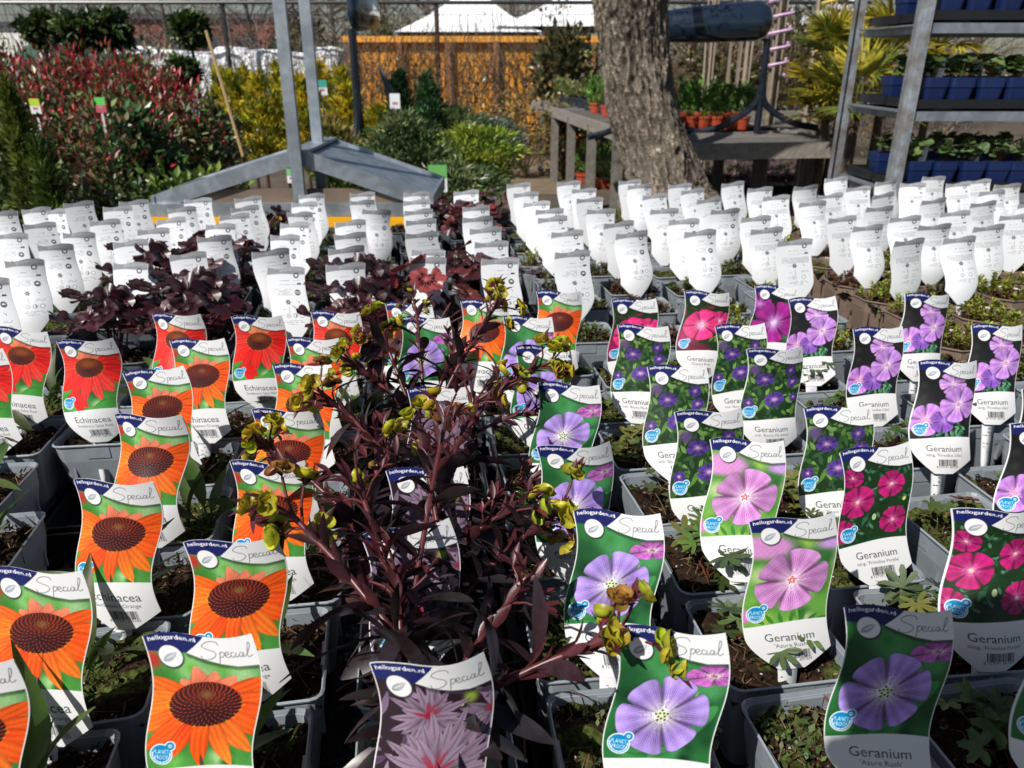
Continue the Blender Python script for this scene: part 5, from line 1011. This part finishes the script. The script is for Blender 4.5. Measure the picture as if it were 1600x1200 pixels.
mb = MB(); box(mb, (-.04, .02, .975), (.86, .012, .05), (.15, .11, .08)); mb.build("back_board", mat("brown_board", None, .8, nscale=12, namt=.15), gs)
mb = MB(); box(mb, (-.04, .16, .62), (1.0, .3, .45), (.05, .055, .06)); mb.build("cabinet", M_ANY, gs)
mb = MB(); box(mb, (-.05, -.028, .845), (1.0, .008, .125), (.85, .42, .01)); sg = mb.build("sign_board", M_CARD, gs)
v, tr = text_tris("DAEN", .06); mb = MB(); vv = np.c_[v[:, 0] + .34, np.full(len(v), -.034), v[:, 1] + .822]; mb.add(vv, tr, (.01, .01, .01)); mb.build("lettering", M_ANY, sg)
for x in (-.5, .42): mb = MB(); box(mb, (x, .0, .42), (.04, .04, .84)); mb.build("leg", M_GALV, gs)
# ---------------------------------------------------------------- plant trolley at the right
TX, TD = 1.40, 2.88; tr_ = empty("plant_trolley", (TX, TD, 0), label="galvanised plant trolley with shelves of blue potted seedlings at the right", cat="trolley"); TL, TDp = 1.25, .56
for x in (0, TL):
    for y in (0, TDp): mb = MB(); s_ = 1 if x == 0 else -1; box(mb, (x, y, 1.15), (.050, .004, 2.0)); box(mb, (x - s_ * .023, y + (.014 if y == 0 else -.014), 1.15), (.004, .024, 2.0)); box(mb, (x + .006, y - .0035, 1.22), (.020, .003, 2.0)); [box(mb, (x + .006, y - .0055, .4 + .05 * q), (.007, .002, .016), (.05, .05, .05)) for q in range(34)]; mb.build("post", M_RUST, tr_)
SHZ = [.965, 1.25, 1.535, 1.83]
for z in SHZ:
    mb = MB(); box(mb, (TL / 2, TDp / 2, z), (TL - .01, TDp - .03, .006)); 
    for y in (.01, TDp - .01): box(mb, (TL / 2, y, z - .012), (TL - .07, .012, .032))
    for x in (.03, TL - .03): box(mb, (x, TDp / 2, z - .012), (.012, TDp - .05, .032))
    mb.build("shelf", M_GALV, tr_)
mb = MB(); box(mb, (TL / 2, TDp / 2, .16), (TL, TDp, .05)); mb.build("base", M_GALV, tr_)
for x in (.08, TL - .08):
    for y in (.07, TDp - .07): mb = MB(); tube(mb, [(x - .015, y, .062), (x + .015, y, .062)], .06, 16, (.02, .02, .02)); mb.build("wheel", M_GLOSS, tr_)
BLUE = (.008, .020, .085); bp = MB(); w0 = .092; prof = [(w0 * .74, 0), (w0 * .90, .058), (w0 * .95, .059), (w0 * .97, .090), (w0 * .93, .091), (w0 * .88, .078), (w0 * .6, .076)]; V = []
for wd_, z in prof: V += ring(wd_, z, 3, .012)
bp.add(V, [(i * 12 + j, i * 12 + (j + 1) % 12, (i + 1) * 12 + (j + 1) % 12, (i + 1) * 12 + j) for i in range(len(prof) - 1) for j in range(12)], BLUE); BPM = bp.mesh("blue_pot", M_POT)
bs = MB(); bs.add(ring(w0 * .88, .080, 3, .012), [tuple(range(12))], (.13, .05, .025)); BSM = bs.mesh("blue_pot_soil", M_SOIL)
def f_seed(seed):
    g = np.random.default_rng(seed); mb = MB()
    for i in range(12):
        a = g.uniform(0, 6.3); r = g.uniform(.01, .04); h = g.uniform(.03, .09); p = np.array([r * math.cos(a), r * math.sin(a), .07 + h]); tube(mb, [(0, 0, .066), p], .0014, 4, (.20, .07, .03) if g.random() < .4 else (.10, .15, .04), cap=False)
        nrm = norm(np.array([p[0] * 8, p[1] * 8, 1]) + g.normal(0, .3, 3)); d = norm(np.cross(nrm, g.normal(size=3))); scatter(mb, *lobed_t(3, .3, 300, .1, 0, 20), [p], frames([d], [nrm]), [g.uniform(.045, .07)], jit((.10, .17, .05), 1))
    return mb.mesh("seedling_leaves", M_LEAF)
SEEDM = [f_seed(900 + i) for i in range(3)]; SGR = f_grass(910).mesh("seed_grass", M_LEAF)
sl = MB(); sl.add([(-.012, 0, 0), (.012, 0, 0), (.016, .002, .085), (-.016, .002, .05), (-.012, .0012, 0), (.012, .0012, 0), (.016, .0032, .085), (-.016, .0032, .05)], [(0, 1, 2, 3), (7, 6, 5, 4), (0, 4, 5, 1), (1, 5, 6, 2), (2, 6, 7, 3), (3, 7, 4, 0)], (.75, .78, .82))
for q in range(5): box(sl, (.002, -.0006, .012 + q * .008), (.014, .0004, .002), (.4, .42, .5))
SLM = sl.mesh("seedling_tag", M_CARD)
SHN = ["lowest visible", "middle", "upper", "top"]
for si, z in enumerate(SHZ):
    for ty in range(2):
        tt_ = MB(); box(tt_, (.56, .13, .016), (1.13, .25, .012), TRAYC); 
        for y in (.003, .257): box(tt_, (.56, y, .026), (1.13, .006, .03), TRAYC)
        for x in (.0, 1.125): box(tt_, (x, .13, .0262), (.006, .248, .03), TRAYC)
        for x in (.1, .45, .8, 1.05): box(tt_, (x, .13, .005), (.06, .2, .010), TRAYC)
        o = tt_.build("seedling_tray", M_GLOSS); o.location = (TX + .045, TD + .012 + ty * .272, z + .003); tag(o, f"black tray of blue pots on the {SHN[si]} trolley shelf, {'front' if ty == 0 else 'rear'} one", "tray", "black trays on the trolley")
    for row in range(2 if si < 3 else 1):
        for i in range(8):
            x = TX + .10 + i * .094 + .012 * (i // 2 % 2) + .13 * (row) * 0; y = TD + .072 + row * .275; n_ = f"{NUM[i]} in {'front' if row == 0 else 'rear'} row, {SHN[si]} shelf"
            p = empty("seedling_pot", (x, y, z + .025), rnd.gauss(0, .05), label=f"blue seedling pot on the trolley, {n_}", cat="potted plant", group="blue seedling pots on the trolley"); link("pot", BPM, p); link("soil", BSM, p)
            f = link("foliage", SGR if (i == 6 and si == 0) else SEEDM[(i + si + row) % 3], p); f.rotation_euler.z = rnd.uniform(0, 6)
            if si == 0 and i == 6: f.location.z = .075; f.scale = (.8,) * 3
            if (i + row) % 2 == 0 or rnd.random() < .4: o = link("seedling_label", SLM); o.location = (x + .02, y + .005, z + .025 + .062); o.rotation_euler = (rnd.uniform(-.1, .1), rnd.uniform(-.05, .15), rnd.uniform(-.4, .4)); o.scale = (1.1,) * 3; tag(o, f"white slanted stick label in blue pot {n_}", "label", "slanted white labels on the trolley")
# ---------------------------------------------------------------- the photographer behind the phone, whose shadow falls on the near right pots
def skinned(name, verts, edges, radii, m, parent=None, root=0, lv=2):
    me = bpy.data.meshes.new(name); me.from_pydata(verts, edges, []); o = link(name, me, parent); me.materials.append(m)
    md = o.modifiers.new("skin", 'SKIN'); md.use_smooth_shade = True
    if not me.skin_vertices: me.skin_vertices.new() if hasattr(me.skin_vertices, 'new') else None
    for i, r in enumerate(radii): sv = me.skin_vertices[0].data[i]; sv.radius = (r, r) if not isinstance(r, tuple) else r; sv.use_root = (i == root)
    s = o.modifiers.new("sub", 'SUBSURF'); s.levels = s.render_levels = lv; return o
def chain(V, E_, Rr, start, pts, rs):
    prev = start
    for p, r in zip(pts, rs): V.append(p); Rr.append(r); i = len(V) - 1; (E_.append((prev, i)) if prev is not None else None); prev = i
    return prev
M_SKIN = mat("skin", (.50, .30, .22), .5, nscale=40, namt=.06); M_JKT = mat("jacket_cloth", (.03, .045, .08), .9, nscale=60, namt=.2, bump=.3, bscale=200); M_TRS = mat("trouser_cloth", (.06, .075, .11), .9, nscale=60, namt=.2, bump=.3, bscale=200); M_HAIR = mat("hair", (.05, .03, .02), .5, nscale=120, namt=.3, bump=.6, bscale=160); M_SHOE = mat("shoe_leather", (.03, .02, .015), .4)
pe = empty("person", (-.02, -.34, 0), label="person in a dark jacket and jeans holding a phone over the table edge", cat="person"); O_ = Vector((-.02, -.34, 0)); 
V, E_, Rr = [], [], []; L_ = lambda x, y, z: (x - O_.x, y - O_.y, z)
nk = chain(V, E_, Rr, None, [L_(-.08, -.28, 1.30), L_(-.10, -.22, 1.47), L_(-.115, -.17, 1.55), L_(-.13, -.14, 1.63), L_(-.13, -.115, 1.70), L_(-.13, -.125, 1.765), L_(-.13, -.135, 1.80)], [.07, .062, .055, .068, (.088, .078), (.082, .075), .05])
chain(V, E_, Rr, 3, [L_(-.13, -.05, 1.615)], [.024]); chain(V, E_, Rr, 4, [L_(-.13, -.015, 1.675)], [.012])
for s in (-1, 1):
    w_ = chain(V, E_, Rr, 0, [L_(s * .20 - .07, -.24, 1.40), L_(s * .26 - .03, -.14, 1.17), L_(s * .16, -.06, 1.33), L_(s * .115, -.045, 1.375)], [.045, .036, .026, (.030, .016)])
    for k in range(4):
        z = 1.388 + .016 * k; l = (.95, 1.08, 1, .8)[k]
        chain(V, E_, Rr, w_, [L_(s * .098, -.028, z), L_(s * (.098 - .006), -.012 + .008 * l, z + .006), L_(s * (.088 - .012 * l), .006, z + .007)], [.0095, .0085, .0075])
    chain(V, E_, Rr, w_, [L_(s * .092, -.052, 1.385), L_(s * .072, -.034, 1.400), L_(s * .052, -.026, 1.408)], [.012, .010, .008])
skinned("body", V, E_, Rr, M_SKIN, pe)
for s in (-1, 1):
    mb = MB(); tube(mb, [L_(-.13 + s * .030, -.038, 1.70), L_(-.13 + s * .030, -.030, 1.70)], [.012, .007], 10, (.8, .8, .8)); mb.build("eye", M_GLOSS, pe, smooth=True)
    mb = MB(); tube(mb, [L_(-.13 + s * .083, -.125, 1.67), L_(-.13 + s * .093, -.13, 1.69), L_(-.13 + s * .088, -.135, 1.72)], [.008, .014, .010], 8, (.5, .3, .22)); mb.build("ear", M_SKIN, pe, smooth=True)
V, E_, Rr = [], [], []; chain(V, E_, Rr, None, [L_(-.13, -.08, 1.79), L_(-.13, -.13, 1.81), L_(-.13, -.175, 1.76), L_(-.13, -.19, 1.68)], [.06, .085, .085, .06]); skinned("hair", V, E_, Rr, M_HAIR, pe)
V, E_, Rr = [], [], []; chain(V, E_, Rr, None, [L_(-.02, -.33, .96), L_(-.04, -.32, 1.12), L_(-.08, -.29, 1.32), L_(-.10, -.23, 1.45)], [(.17, .12), (.165, .12), (.19, .13), (.11, .09)])
for s in (-1, 1): chain(V, E_, Rr, 2, [L_(s * .20 - .07, -.245, 1.41), L_(s * .26 - .03, -.15, 1.18), L_(s * .165, -.065, 1.325)], [.068, .055, .042])
skinned("jacket", V, E_, Rr, M_JKT, pe)
V, E_, Rr = [], [], []; chain(V, E_, Rr, None, [L_(-.02, -.33, .98)], [(.15, .11)])
for s in (-1, 1): chain(V, E_, Rr, 0, [L_(s * .10, -.34, .84), L_(s * .12, -.33, .48), L_(s * .13, -.35, .09)], [.095, .068, .055])
skinned("trousers", V, E_, Rr, M_TRS, pe)
for s in (-1, 1): V, E_, Rr = [], [], []; chain(V, E_, Rr, None, [L_(s * .13, -.37, .06), L_(s * .135, -.28, .05), L_(s * .14, -.17, .04)], [.052, .045, .038]); skinned("shoe", V, E_, Rr, M_SHOE, pe)
ph_ = MB(); box(ph_, (0, 0, 0), (.150, .008, .072), (.02, .02, .022)); o = ph_.build("phone", M_GLOSS); o.location = (0, -.016, EYE - .006); o.rotation_euler = (-PITCH, 0, 0); tag(o, "black phone held level by the person at the table edge", "phone")
mb = MB(); box(mb, (0, -.0045, 0), (.142, .001, .066), (.05, .06, .08)); mb.build("screen", M_GLOSS, o)
mb = MB(); box(mb, (.055, .0045, .02), (.024, .002, .024), (.03, .03, .03)); mb.build("camera_bump", M_GLOSS, o)
